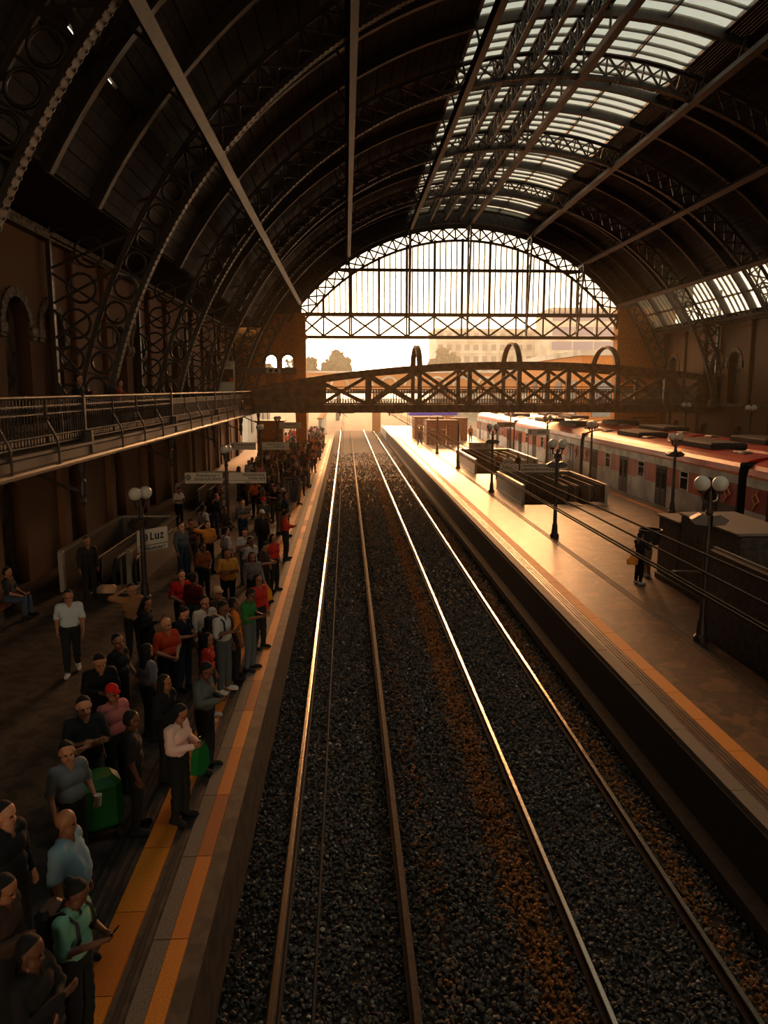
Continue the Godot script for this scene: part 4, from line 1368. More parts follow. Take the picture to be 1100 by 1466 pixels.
	bevel(b2, "parapet", Vector3(0.12, 1.05, 0.0), Vector3(0.22, 2.1, 7.6), 0.03, M.dark_wall)
	bar(b2, "top_rail", Vector3(0.12, 2.13, -3.8), Vector3(0.12, 2.13, 3.8), 0.05, 0.05, M.steel)
	bevel(b2, "far_parapet", Vector3(4.4, 0.55, -3.2), Vector3(0.2, 1.1, 12.0), 0.03, M.dark_wall)
	bevel(b2, "end_parapet", Vector3(2.4, 0.55, -4.75), Vector3(4.0, 1.1, 0.2), 0.03, M.dark_wall)
	for z in [-7.6, -4.4, -1.2]:
		blk(b2, "white_post", Vector3(4.4, 1.2, z), Vector3(0.14, 0.5, 0.1), M.white_rail)
	bar(b2, "white_rail", Vector3(4.4, 1.48, -9.2), Vector3(4.4, 1.48, 2.8), 0.06, 0.05, M.white_rail)
	bar(b2, "middle_rail", Vector3(0.3, 0.95, -6.4), Vector3(4.4, 0.95, -5.6), 0.05, 0.05, M.steel)
	for i in 12: blk(b2, "step", Vector3(2.5, -0.22 * (i + 1) - 0.05, -4.4 + i * 0.4), Vector3(3.9, 0.1, 0.41), M.panel)
	# wooden kiosks at the far end of the polished platform
	var ks := [[9.9, -80.5, 3.2, 2.6, "open dark timber kiosk front with white labels"], [8.6, -90.0, 1.5, 3.4, "light timber kiosk nearest the open track"], [12.6, -86.5, 1.6, 2.8, "small timber kiosk next to the train side"], [10.4, -89.0, 1.3, 2.6, "timber kiosk in the middle of the group"]]
	for k in ks:
		var o := thing("wooden_kiosk", k[4] + " at the far platform end", "kiosk", Vector3(k[0], 0, k[1]), 0)
		var w: float = k[2]
		var d: float = k[3]
		var n := int(w / 0.4)
		for i in n: bevel(o, "plank", Vector3(-w / 2 + w * (i + 0.5) / n, 1.2, d / 2), Vector3(w / n - 0.015, 2.4, 0.06), 0.01, M.wood)
		for s in [-1.0, 1.0]: bevel(o, "side_wall", Vector3(s * w / 2, 1.2, 0), Vector3(0.06, 2.4, d), 0.01, M.wood)
		bevel(o, "roof", Vector3(0, 2.45, 0), Vector3(w + 0.2, 0.1, d + 0.2), 0.02, M.boards)
		for i in maxi(1, int(w / 1.2)): blk(o, "white_label", Vector3(-w / 2 + 0.6 + i * 1.1, 1.55, d / 2 + 0.04), Vector3(0.5, 0.1, 0.01), M.sign)
	for i in 2:
		var t := thing("market_tent", ["pale and violet tarpaulin canopy above the light timber kiosk", "violet tarpaulin canopy above the dark timber kiosk"][i], "canopy", Vector3([9.3, 12.4][i], 0, [-97.0, -98.0][i]))
		var b := MB.new()
		var r := 1.5
		var top := Vector3(0, 3.5, 0)
		var cs := [Vector3(-r, 2.7, r), Vector3(r, 2.7, r), Vector3(r, 2.7, -r), Vector3(-r, 2.7, -r)]
		for j in 4:
			b.t(cs[j], cs[(j + 1) % 4], top)
			b.q(cs[j] - Vector3(0, 0.3, 0), cs[(j + 1) % 4] - Vector3(0, 0.3, 0), cs[(j + 1) % 4], cs[j])
		obj("canopy", b.done(), M.tarp, t)
		for c in cs: bar(t, "pole", Vector3(c.x, 0, c.z), c, 0.05, 0.05, M.steel)
	# ochre booth in the crowd below the gallery's end
	var bo := thing("ticket_booth", "bright ochre boarded booth behind the crowd under the footbridge", "booth", Vector3(-6.4, -0.03, -66.0))
	for k in 6: bevel(bo, "board", Vector3(0, 0.25 + k * 0.5, 0), Vector3(2.2, 0.48, 1.4), 0.02, M.ochre)
	blk(bo, "roof", Vector3(0, 3.05, 0), Vector3(2.5, 0.1, 1.7), M.wood)
	# green covered cart among the crowd
	var gp := seen_at(140, 1195, -0.03)
	var gc := thing("luggage_cart", "luggage cart under a dark green cloth in the crowd", "cart", gp, 0.5)
	var gb := MB.new()
	gb.bev(Vector3(0, 0.48, 0), Vector3(0.62, 0.72, 0.5), 0.1)
	obj("cloth_cover", gb.done(), M.green_bag, gc)
	for s in [-0.24, 0.24]:
		var wb := MB.new()
		wb.tube([Vector3(s - 0.03, 0.09, 0.18), Vector3(s + 0.03, 0.09, 0.18)], 0.09, 12)
		obj("wheel", wb.done(), M.rubber, gc)
	bar(gc, "base", Vector3(-0.28, 0.12, 0), Vector3(0.28, 0.12, 0), 0.4, 0.04, M.iron)
	var be := thing("bench", "dark bench against the brick wall under the gallery", "bench", Vector3(-8.6, -0.03, -19.3), PI / 2)
	for k in 4: bevel(be, "slat", Vector3(0, 0.43, -0.18 + k * 0.12), Vector3(1.7, 0.035, 0.1), 0.01, M.wood)
	for k in 2: bevel(be, "back_slat", Vector3(0, 0.62 + k * 0.16, -0.27), Vector3(1.7, 0.12, 0.035), 0.01, M.wood)
	for s in [-0.7, 0.7]: bar(be, "leg", Vector3(s, 0, 0), Vector3(s, 0.42, 0), 0.06, 0.4, M.iron, Vector3(0, 0, 1))

# ---------------------------------------------------------------- people: one smooth surface per body, from tapered bones
func bone(a: Vector3, b: Vector3, ra: float, rb: float, lab: int, flat := 1.0) -> Array:
	return [a, b, ra, rb, lab, flat]

func net(bones: Array, h: float, k: float) -> Dictionary:
	var lo := Vector3(99, 99, 99)
	var hi := -lo
	for b in bones:
		var r := Vector3.ONE * (maxf(b[2], b[3]) + 4.0 * h)
		lo = lo.min(b[0] - r).min(b[1] - r)
		hi = hi.max(b[0] + r).max(b[1] + r)
	var nx := int((hi.x - lo.x) / h) + 2
	var ny := int((hi.y - lo.y) / h) + 2
	var nz := int((hi.z - lo.z) / h) + 2
	var sy := nx
	var sz := nx * ny
	var d := PackedFloat32Array()
	d.resize(sz * nz)
	d.fill(1.0)
	var best := d.duplicate()
	var lab := PackedByteArray()
	lab.resize(sz * nz)
	for b in bones:
		var a: Vector3 = b[0]
		var e: Vector3 = b[1]
		var ab := e - a
		var inv := 1.0 / maxf(ab.length_squared(), 1e-8)
		var ra: float = b[2]
		var dr: float = b[3] - ra
		var l: int = b[4]
		var fl: float = b[5]
		var m := maxf(ra, b[3]) + 3.0 * h + k
		var i0 := ((a.min(e) - Vector3.ONE * m - lo) / h).max(Vector3.ZERO)
		var i1 := (a.max(e) + Vector3.ONE * m - lo) / h
		for z in range(int(i0.z), mini(int(i1.z) + 1, nz - 1)):
			for y in range(int(i0.y), mini(int(i1.y) + 1, ny - 1)):
				var row := z * sz + y * sy
				for x in range(int(i0.x), mini(int(i1.x) + 1, nx - 1)):
					var p := lo + Vector3(x, y, z) * h - a
					var q := p - ab * clampf(p.dot(ab) * inv, 0.0, 1.0)
					var t := clampf(p.dot(ab) * inv, 0.0, 1.0)
					q.z *= fl
					var dd := q.length() - ra - dr * t
					var i := row + x
					var o := d[i]
					var w := maxf(k - absf(o - dd), 0.0)
					d[i] = minf(o, dd) - w * w / (4.0 * k)
					if dd < best[i]:
						best[i] = dd
						lab[i] = l
	var V := PackedVector3Array()
	var N := PackedVector3Array()
	var L := PackedByteArray()
	var id := PackedInt32Array()
	id.resize(sz * nz)
	id.fill(-1)
	var cells := PackedInt32Array()
	var off := [0, 1, sy, sy + 1, sz, sz + 1, sz + sy, sz + sy + 1]
	var ed := [[0, 1], [2, 3], [4, 5], [6, 7], [0, 2], [1, 3], [4, 6], [5, 7], [0, 4], [1, 5], [2, 6], [3, 7]]
	var lim := 2.8 * h
	for z in nz - 1:
		for y in ny - 1:
			for x in nx - 1:
				var i := z * sz + y * sy + x
				if absf(d[i]) > lim: continue
				var c := PackedFloat32Array([d[i], d[i + 1], d[i + sy], d[i + sy + 1], d[i + sz], d[i + sz + 1], d[i + sz + sy], d[i + sz + sy + 1]])
				var neg := 0
				for v in c:
					if v < 0.0: neg += 1
				if neg == 0 or neg == 8: continue
				var s := Vector3.ZERO
				var n := 0
				for g in ed:
					var u: int = g[0]
					var w: int = g[1]
					if (c[u] < 0.0) != (c[w] < 0.0):
						var t := c[u] / (c[u] - c[w])
						var pu := Vector3(u & 1, (u >> 1) & 1, u >> 2)
						var pw := Vector3(w & 1, (w >> 1) & 1, w >> 2)
						s += pu.lerp(pw, t)
						n += 1
				id[i] = V.size()
				V.append(lo + (Vector3(x, y, z) + s / n) * h)
				N.append(Vector3(c[1] + c[3] + c[5] + c[7] - c[0] - c[2] - c[4] - c[6], c[2] + c[3] + c[6] + c[7] - c[0] - c[1] - c[4] - c[5], c[4] + c[5] + c[6] + c[7] - c[0] - c[1] - c[2] - c[3]).normalized())
				L.append(lab[i])
				cells.append(i)
	var F := PackedInt32Array()
	for i in cells:
		var a := d[i] < 0.0
		for ax in [[1, sy, sz], [sy, sz, 1], [sz, 1, sy]]:
			var st: int = ax[0]
			var u: int = ax[1]
			var w: int = ax[2]
			if a == (d[i + st] < 0.0): continue
			var q0 := id[i]
			var q1 := id[i - u]
			var q2 := id[i - u - w]
			var q3 := id[i - w]
			if q1 < 0 or q2 < 0 or q3 < 0: continue
			if a: F.append_array(PackedInt32Array([q0, q2, q1, q0, q3, q2]))
			else: F.append_array(PackedInt32Array([q0, q1, q2, q0, q2, q3]))
	return {"v": V, "n": N, "l": L, "f": F}

func flip_wind(s: Dictionary) -> void:   # front faces run clockwise
	var V: PackedVector3Array = s.v
	var N: PackedVector3Array = s.n
	var F: PackedInt32Array = s.f
	for i in range(0, F.size(), 3):
		var g := (V[F[i + 1]] - V[F[i]]).cross(V[F[i + 2]] - V[F[i]])
		if g.dot(N[F[i]]) > 0.0:
			var t := F[i + 1]
			F[i + 1] = F[i + 2]
			F[i + 2] = t
	s.f = F

func join(to: Dictionary, s: Dictionary, T := Transform3D()) -> void:
	var base: int = to.v.size()
	to.v.append_array(T * (s.v as PackedVector3Array))
	var nn := PackedVector3Array()
	for x in s.n: nn.append((T.basis * x).normalized())
	to.n.append_array(nn)
	to.l.append_array(s.l)
	var ff := PackedInt32Array()
	var mirror := T.basis.determinant() < 0
	for i in range(0, s.f.size(), 3):
		ff.append(s.f[i] + base)
		ff.append(s.f[i + (2 if mirror else 1)] + base)
		ff.append(s.f[i + (1 if mirror else 2)] + base)
	to.f.append_array(ff)

func skin_mesh(s: Dictionary, labels: Array, grow: float, tint := false) -> ArrayMesh:
	var V := PackedVector3Array()
	var N := PackedVector3Array()
	var Cc := PackedColorArray()
	var F := PackedInt32Array()
	var re := {}
	for i in range(0, s.f.size(), 3):
		var a: int = s.f[i]
		var b: int = s.f[i + 1]
		var c: int = s.f[i + 2]
		if labels:
			var hit := int(s.l[a] in labels) + int(s.l[b] in labels) + int(s.l[c] in labels)
			if hit < 2: continue
		for k in [a, b, c]:
			if not re.has(k):
				re[k] = V.size()
				var p: Vector3 = s.v[k]
				var n: Vector3 = s.n[k]
				var fold := 0.0
				if grow > 0.0: fold = 0.004 * sin(p.y * 55.0 + p.x * 31.0 + sin(p.z * 40.0) * 2.0)
				V.append(p + n * (grow + fold))
				N.append(n)
				var l: int = s.l[k]
				Cc.append(Color(0.08, 0.06, 0.05) if l == 9 else Color(0.75, 0.45, 0.4) if l == 10 else Color.WHITE)
			F.append(re[k])
	var arr := []
	arr.resize(Mesh.ARRAY_MAX)
	arr[Mesh.ARRAY_VERTEX] = V
	arr[Mesh.ARRAY_NORMAL] = N
	if tint: arr[Mesh.ARRAY_COLOR] = Cc
	arr[Mesh.ARRAY_INDEX] = F
	var m := ArrayMesh.new()
	if F.size(): m.add_surface_from_arrays(Mesh.PRIMITIVE_TRIANGLES, arr)
	return m

var hand_open: Dictionary
var hand_grip: Dictionary

func make_hands() -> void:   # a right hand: wrist at the origin, fingers along -y, palm towards +z, thumb towards +x
	for grip in 2:
		var bs := []
		bs.append(bone(Vector3(0, 0.02, 0), Vector3(0, -0.03, 0), 0.027, 0.03, 0, 1.25))
		for x in [-0.022, 0.0, 0.022]: bs.append(bone(Vector3(x * 0.7, -0.025, 0), Vector3(x, -0.085, 0), 0.019, 0.016, 0))
		var ln := [0.062, 0.078, 0.084, 0.076]
		for i in 4:
			var x := -0.031 + 0.0205 * i
			var l: float = ln[i]
			var c := 0.35 if grip == 0 else 1.25
			var p0 := Vector3(x, -0.09, 0)
			var p1 := p0 + Vector3(x * 0.08, -cos(c * 0.5), sin(c * 0.5)) * l * 0.5
			var p2 := p1 + Vector3(0, -cos(c * 1.4), sin(c * 1.4)) * l * 0.5
			bs.append(bone(p0, p1, 0.0098, 0.009, 0))
			bs.append(bone(p1, p2, 0.009, 0.0075, 0))
		var q0 := Vector3(0.026, -0.03, 0.006)
		var q1 := Vector3(0.052, -0.062, 0.02)
		var q2 := Vector3(0.058, -0.092, 0.03) if grip == 0 else Vector3(0.04, -0.085, 0.045)
		bs.append(bone(q0, q1, 0.014, 0.011, 0))
		bs.append(bone(q1, q2, 0.011, 0.009, 0))
		var s := net(bs, 0.0068, 0.008)
		flip_wind(s)
		if grip == 0: hand_open = s
		else: hand_grip = s

func aim(down: Vector3, palm: Vector3) -> Basis:   # basis whose -y runs along down and whose z turns to palm
	var y := -down.normalized()
	var z := (palm - y * palm.dot(y)).normalized()
	return Basis(y.cross(z), y, z)

# poses: each arm is [elbow, wrist, palm direction, grip]; given for the person's right (x < 0) and left (x > 0) side, facing +z
func pose_of(kind: String) -> Dictionary:
	var p := {"ra": [Vector3(-0.235, 1.14, -0.03), Vector3(-0.245, 0.89, 0.05), Vector3(1, 0, 0), 0], "la": [Vector3(0.235, 1.14, -0.03), Vector3(0.245, 0.89, 0.05), Vector3(-1, 0, 0), 0],
		"rl": [Vector3(-0.10, 0.50, 0.02), Vector3(-0.115, 0.09, -0.02), 0.0], "ll": [Vector3(0.105, 0.50, 0.03), Vector3(0.125, 0.09, 0.0), 0.0], "nod": 0.06, "look": 0.0, "hip": 0.93, "lean": 0.0}
	match kind:
		"phone":
			p.ra = [Vector3(-0.235, 1.15, 0.03), Vector3(-0.075, 1.17, 0.28), Vector3(0.6, 0.5, -0.4), 1]
			p.la = [Vector3(0.235, 1.15, 0.03), Vector3(0.075, 1.16, 0.27), Vector3(-0.6, 0.5, -0.4), 1]
			p.nod = 0.5
		"one_hand":
			p.ra = [Vector3(-0.24, 1.15, 0.02), Vector3(-0.10, 1.22, 0.27), Vector3(0.6, 0.4, -0.4), 1]
			p.nod = 0.35
			p.look = -0.2
		"crossed":
			p.ra = [Vector3(-0.25, 1.13, 0.06), Vector3(0.07, 1.17, 0.20), Vector3(0, 0, -1), 0]
			p.la = [Vector3(0.25, 1.13, 0.06), Vector3(-0.06, 1.12, 0.22), Vector3(0, 0, -1), 0]
			p.nod = 0.15
		"clasped":
			p.ra = [Vector3(-0.25, 1.13, 0.0), Vector3(-0.06, 1.03, 0.23), Vector3(1, 0, -0.3), 1]
			p.la = [Vector3(0.25, 1.13, 0.0), Vector3(0.06, 1.03, 0.23), Vector3(-1, 0, -0.3), 1]
			p.look = 0.3
		"raised":
			p.ra = [Vector3(-0.42, 1.47, -0.02), Vector3(-0.17, 1.60, -0.06), Vector3(1, 0, 0), 0]
			p.la = [Vector3(0.24, 1.14, 0.02), Vector3(0.03, 1.10, 0.24), Vector3(0, 0, -1), 0]
		"walk":
			p.ra = [Vector3(-0.235, 1.14, -0.10), Vector3(-0.24, 0.92, -0.06), Vector3(1, 0, 0), 0]
			p.la = [Vector3(0.235, 1.15, 0.05), Vector3(0.23, 0.94, 0.20), Vector3(-1, 0, 0), 0]
			p.rl = [Vector3(-0.095, 0.50, 0.14), Vector3(-0.10, 0.10, 0.17), 0.15]
			p.ll = [Vector3(0.095, 0.49, -0.05), Vector3(0.10, 0.14, -0.30), -0.5]
			p.nod = 0.2
		"bag":
			p.la = [Vector3(0.25, 1.14, 0.0), Vector3(0.24, 0.95, 0.17), Vector3(-1, 0, 0), 1]
			p.look = -0.4
		"lean":
			p.ra = [Vector3(-0.25, 1.20, 0.25), Vector3(-0.05, 1.22, 0.46), Vector3(0, -1, 0), 0]
			p.la = [Vector3(0.25, 1.20, 0.25), Vector3(0.05, 1.24, 0.47), Vector3(0, -1, 0), 0]
			p.lean = 0.16
		"sit":
			p.hip = 0.50
			p.rl = [Vector3(-0.13, 0.50, 0.42), Vector3(-0.14, 0.09, 0.42), 0.0]
			p.ll = [Vector3(0.13, 0.50, 0.42), Vector3(0.15, 0.09, 0.46), 0.0]
			p.ra = [Vector3(-0.24, 1.12, 0.08), Vector3(-0.12, 1.03, 0.30), Vector3(0, -1, 0), 0]
			p.la = [Vector3(0.24, 1.12, 0.08), Vector3(0.12, 1.03, 0.30), Vector3(0, -1, 0), 0]
		"carry":   # both hands hold a load at the shoulder
			p.ra = [Vector3(-0.26, 1.22, 0.15), Vector3(-0.22, 1.42, 0.24), Vector3(1, 0, 0), 1]
			p.la = [Vector3(0.26, 1.22, 0.15), Vector3(0.22, 1.42, 0.24), Vector3(-1, 0, 0), 1]
	return p

# kinds: pose, hair ("short", "long", "bun", "bald", "cap"), sleeves long or short, build
var bodies := {}
var hairs := {}
var head_net: Dictionary

func body_meshes(kind: String, stout: float, h := 0.0185) -> Dictionary:
	var key := "%s %.2f" % [kind, stout]
	if bodies.has(key): return bodies[key]
	var p := pose_of(kind)
	var bs := []
	var dy: float = p.hip - 0.93
	var up := Vector3(0, dy, 0)
	var ln: float = p.lean
	var w := stout
	var lean := func(v: Vector3) -> Vector3: return v + up + Vector3(0, -ln * 0.25 * maxf(v.y - 0.93, 0.0), ln * (v.y - 0.93) * 1.5)
	bs.append(bone(lean.call(Vector3(-0.075, 0.95, 0)), lean.call(Vector3(0.075, 0.95, 0)), 0.105 * w, 0.105 * w, 2, 1.05))
	bs.append(bone(lean.call(Vector3(-0.05, 1.08, 0.015 * w)), lean.call(Vector3(0.05, 1.08, 0.015 * w)), 0.112 * w, 0.112 * w, 1, 1.15 / w))
	if w > 1.15: bs.append(bone(lean.call(Vector3(-0.06, 1.0, 0.03)), lean.call(Vector3(0.06, 1.16, 0.03)), 0.115 * w, 0.115 * w, 1, 1.1))
	if w > 1.15: bs.append(bone(lean.call(Vector3(0.06, 1.0, 0.03)), lean.call(Vector3(-0.06, 1.16, 0.03)), 0.115 * w, 0.115 * w, 1, 1.1))
	bs.append(bone(lean.call(Vector3(-0.075, 1.26, 0)), lean.call(Vector3(0.075, 1.26, 0)), 0.122 * (0.5 + 0.5 * w), 0.122 * (0.5 + 0.5 * w), 1, 1.2))
	bs.append(bone(lean.call(Vector3(-0.145, 1.385, -0.01)), lean.call(Vector3(0.145, 1.385, -0.01)), 0.068, 0.068, 1, 1.05))
	bs.append(bone(lean.call(Vector3(0, 1.38, -0.015)), lean.call(Vector3(0, 1.50, 0.0)), 0.075, 0.054, 0))
	for s in [-1.0, 1.0]:
		var arm: Array = p.ra if s < 0 else p.la
		var el: Vector3 = arm[0] + up
		var wr: Vector3 = arm[1] + up
		if kind == "lean":
			el = arm[0]
			wr = arm[1]
		var sh: Vector3 = lean.call(Vector3(s * 0.185, 1.385, -0.01))
		bs.append(bone(sh, el, 0.058 * sqrt(w), 0.045, 3))
		bs.append(bone(sh.lerp(el, 0.65), el, 0.048, 0.044, 4))
		bs.append(bone(el, wr, 0.044, 0.028, 4))
		var leg: Array = p.rl if s < 0 else p.ll
		var hp := Vector3(s * 0.095, p.hip - 0.03, 0)
		var kn: Vector3 = leg[0]
		var an: Vector3 = leg[1]
		bs.append(bone(hp, kn, 0.092 * sqrt(w), 0.062, 5))
		bs.append(bone(kn, kn.lerp(an, 0.4), 0.060, 0.058, 5))
		bs.append(bone(kn.lerp(an, 0.4), an, 0.058, 0.042, 6))
		var toe := an + Vector3(s * 0.03, -0.045, 0.155)
		if leg[2] < 0: toe = an + Vector3(s * 0.02, -0.10, 0.12)
		bs.append(bone(an + Vector3(0, -0.04, -0.035), toe, 0.045, 0.038, 7))
	var body := net(bs, h, 0.03)
	flip_wind(body)
	# head
	var nk: Vector3 = lean.call(Vector3(0, 1.47, 0.0))
	var HB := Basis(Vector3.UP, p.look) * Basis(Vector3.RIGHT, p.nod)
	var HT := Transform3D(HB, nk)
	join(body, head_net, HT)
	for s in [-1.0, 1.0]:
		var arm: Array = p.ra if s < 0 else p.la
		var el: Vector3 = arm[0] if kind == "lean" else arm[0] + up
		var wr: Vector3 = arm[1] if kind == "lean" else arm[1] + up
		var B := aim(wr - el, arm[2])
		if s > 0: B = B * Basis.from_scale(Vector3(-1, 1, 1))
		var hd: Dictionary = hand_grip if arm[3] == 1 else hand_open
		var keep: PackedByteArray = hd.l
		join(body, hd, Transform3D(B, wr))
	bodies[key] = {"body": skin_mesh(body, [], 0.0, true), "short": skin_mesh(body, [1, 3], 0.013), "long": skin_mesh(body, [1, 3, 4], 0.013), "trousers": skin_mesh(body, [2, 5, 6], 0.011), "shoes": skin_mesh(body, [7], 0.009), "head": HT}
	return bodies[key]

func person_kind(kind: String, hair: String, long_sleeves: bool, stout: float) -> Node3D:
	var m := body_meshes(kind, stout)
	var root := Node3D.new()
	root.name = "person"
	obj("body", m.body, M.skin, root)
	obj("top", m.long if long_sleeves else m.short, M.cloth0, root)
	obj("trousers", m.trousers, M.cloth1, root)
	obj("shoes", m.shoes, M.cloth2, root)
	if hair != "bald": obj("cap" if hair == "cap" else "hair", hair_mesh(hair), M.hair, root, m.head)
	return root

func hair_mesh(hair: String) -> ArrayMesh:
	if hairs.has(hair): return hairs[hair]
	var hr := []
	if hair == "short" or hair == "long" or hair == "bun":
		hr.append(bone(Vector3(0, 0.180, -0.028), Vector3(0, 0.182, -0.012), 0.089, 0.084, 0))
		hr.append(bone(Vector3(0, 0.125, -0.045), Vector3(0, 0.15, -0.035), 0.078, 0.084, 0))
	if hair == "long":
		for x in [-0.055, 0.0, 0.055]: hr.append(bone(Vector3(x, 0.13, -0.055), Vector3(x * 1.3, -0.14, -0.085), 0.05, 0.03, 0))
		for s in [-1.0, 1.0]: hr.append(bone(Vector3(s * 0.075, 0.15, -0.01), Vector3(s * 0.085, -0.06, -0.01), 0.03, 0.02, 0))
	if hair == "bun": hr.append(bone(Vector3(0, 0.2, -0.12), Vector3(0, 0.205, -0.12), 0.042, 0.042, 0))
	if hair == "cap":
		hr.append(bone(Vector3(0, 0.188, -0.022), Vector3(0, 0.192, -0.006), 0.091, 0.089, 0))
		hr.append(bone(Vector3(-0.03, 0.178, 0.10), Vector3(0.03, 0.178, 0.10), 0.03, 0.03, 0))
	var hn := net(hr, 0.012, 0.015)
	flip_wind(hn)
	hairs[hair] = skin_mesh(hn, [], 0.0)
	return hairs[hair]

func make_head() -> void:
	var hs := []
	var hb := func(a: Vector3, b: Vector3, ra: float, rb: float, l: int) -> void: hs.append(bone(a, b, ra, rb, l))
	hb.call(Vector3(0, 0.155, -0.018), Vector3(0, 0.17, 0.002), 0.086, 0.084, 0)
	hb.call(Vector3(-0.03, 0.07, 0.035), Vector3(0.03, 0.07, 0.035), 0.048, 0.048, 0)
	hb.call(Vector3(0, 0.045, 0.06), Vector3(0, 0.05, 0.06), 0.03, 0.03, 0)
	hb.call(Vector3(0, 0.135, 0.082), Vector3(0, 0.10, 0.098), 0.011, 0.016, 0)
	hb.call(Vector3(-0.035, 0.152, 0.068), Vector3(0.035, 0.152, 0.068), 0.018, 0.018, 0)
	hb.call(Vector3(-0.018, 0.067, 0.081), Vector3(0.018, 0.067, 0.081), 0.011, 0.011, 10)
	hb.call(Vector3(0, -0.02, -0.01), Vector3(0, 0.08, -0.005), 0.054, 0.052, 0)
	for s in [-1.0, 1.0]:
		hb.call(Vector3(s * 0.034, 0.13, 0.077), Vector3(s * 0.030, 0.13, 0.078), 0.0125, 0.0125, 9)
		hb.call(Vector3(s * 0.086, 0.14, -0.005), Vector3(s * 0.084, 0.105, 0.0), 0.018, 0.013, 0)
	head_net = net(hs, 0.0105, 0.014)
	flip_wind(head_net)

func cloth(c: Color) -> StandardMaterial3D:
	var key := "cloth_" + c.to_html(false)
	if not M.has(key):
		var m := mat(key, c, 0.85)
		m.rim_enabled = true
		m.rim = 0.15
		m.rim_tint = 0.6
	return M[key]

var protos := {}
var used_labels := {}

func proto(kind: String, hair: String, long_s: bool, stout: float) -> Node3D:
	var key := "%s|%s|%s|%.2f" % [kind, hair, long_s, stout]
	if not protos.has(key): protos[key] = person_kind(kind, hair, long_s, stout)
	return protos[key]

const SKIN := [Color(0.80, 0.56, 0.42), Color(0.64, 0.42, 0.29), Color(0.45, 0.28, 0.19), Color(0.32, 0.20, 0.14)]

func person(pos: Vector3, turn: float, size: float, kind: String, hair: String, long_s: bool, stout: float, top: Color, legs: Color, skin: int, label: String, hair_c := Color(0.06, 0.045, 0.035), group := "", shoe := Color(0.07, 0.065, 0.06)) -> Node3D:
	var r: Node3D = proto(kind, hair, long_s, stout).duplicate()
	r.name = numbered("person")
	add_child(r)
	r.position = pos
	r.rotation.y = turn
	r.scale = Vector3.ONE * size
	for c in r.get_children():
		match String(c.name):
			"body": c.material_override = M["skin_%d" % skin]
			"top": c.material_override = cloth(top)
			"trousers": c.material_override = cloth(legs)
			"shoes": c.material_override = cloth(shoe)
			"hair", "cap": c.material_override = cloth(hair_c)
	tag(r, label, "person", group)
	return r

func held_phone(r: Node3D, whose: String, one := false) -> void:
	var p := thing("phone", "black phone in the hands of " + whose, "phone")
	var b := MB.new()
	b.bev(Vector3.ZERO, Vector3(0.075, 0.15, 0.01), 0.003)
	obj("case", b.done(), M.phone, p)
	blk(p, "screen", Vector3(0, 0, 0.0052), Vector3(0.068, 0.138, 0.001), M.glass_dark)
	var at := Vector3(-0.04, 1.30, 0.36) if one else Vector3(0, 1.22, 0.38)
	p.transform = r.transform * Transform3D(Basis(Vector3.UP, PI) * Basis(Vector3.RIGHT, -0.7), at)

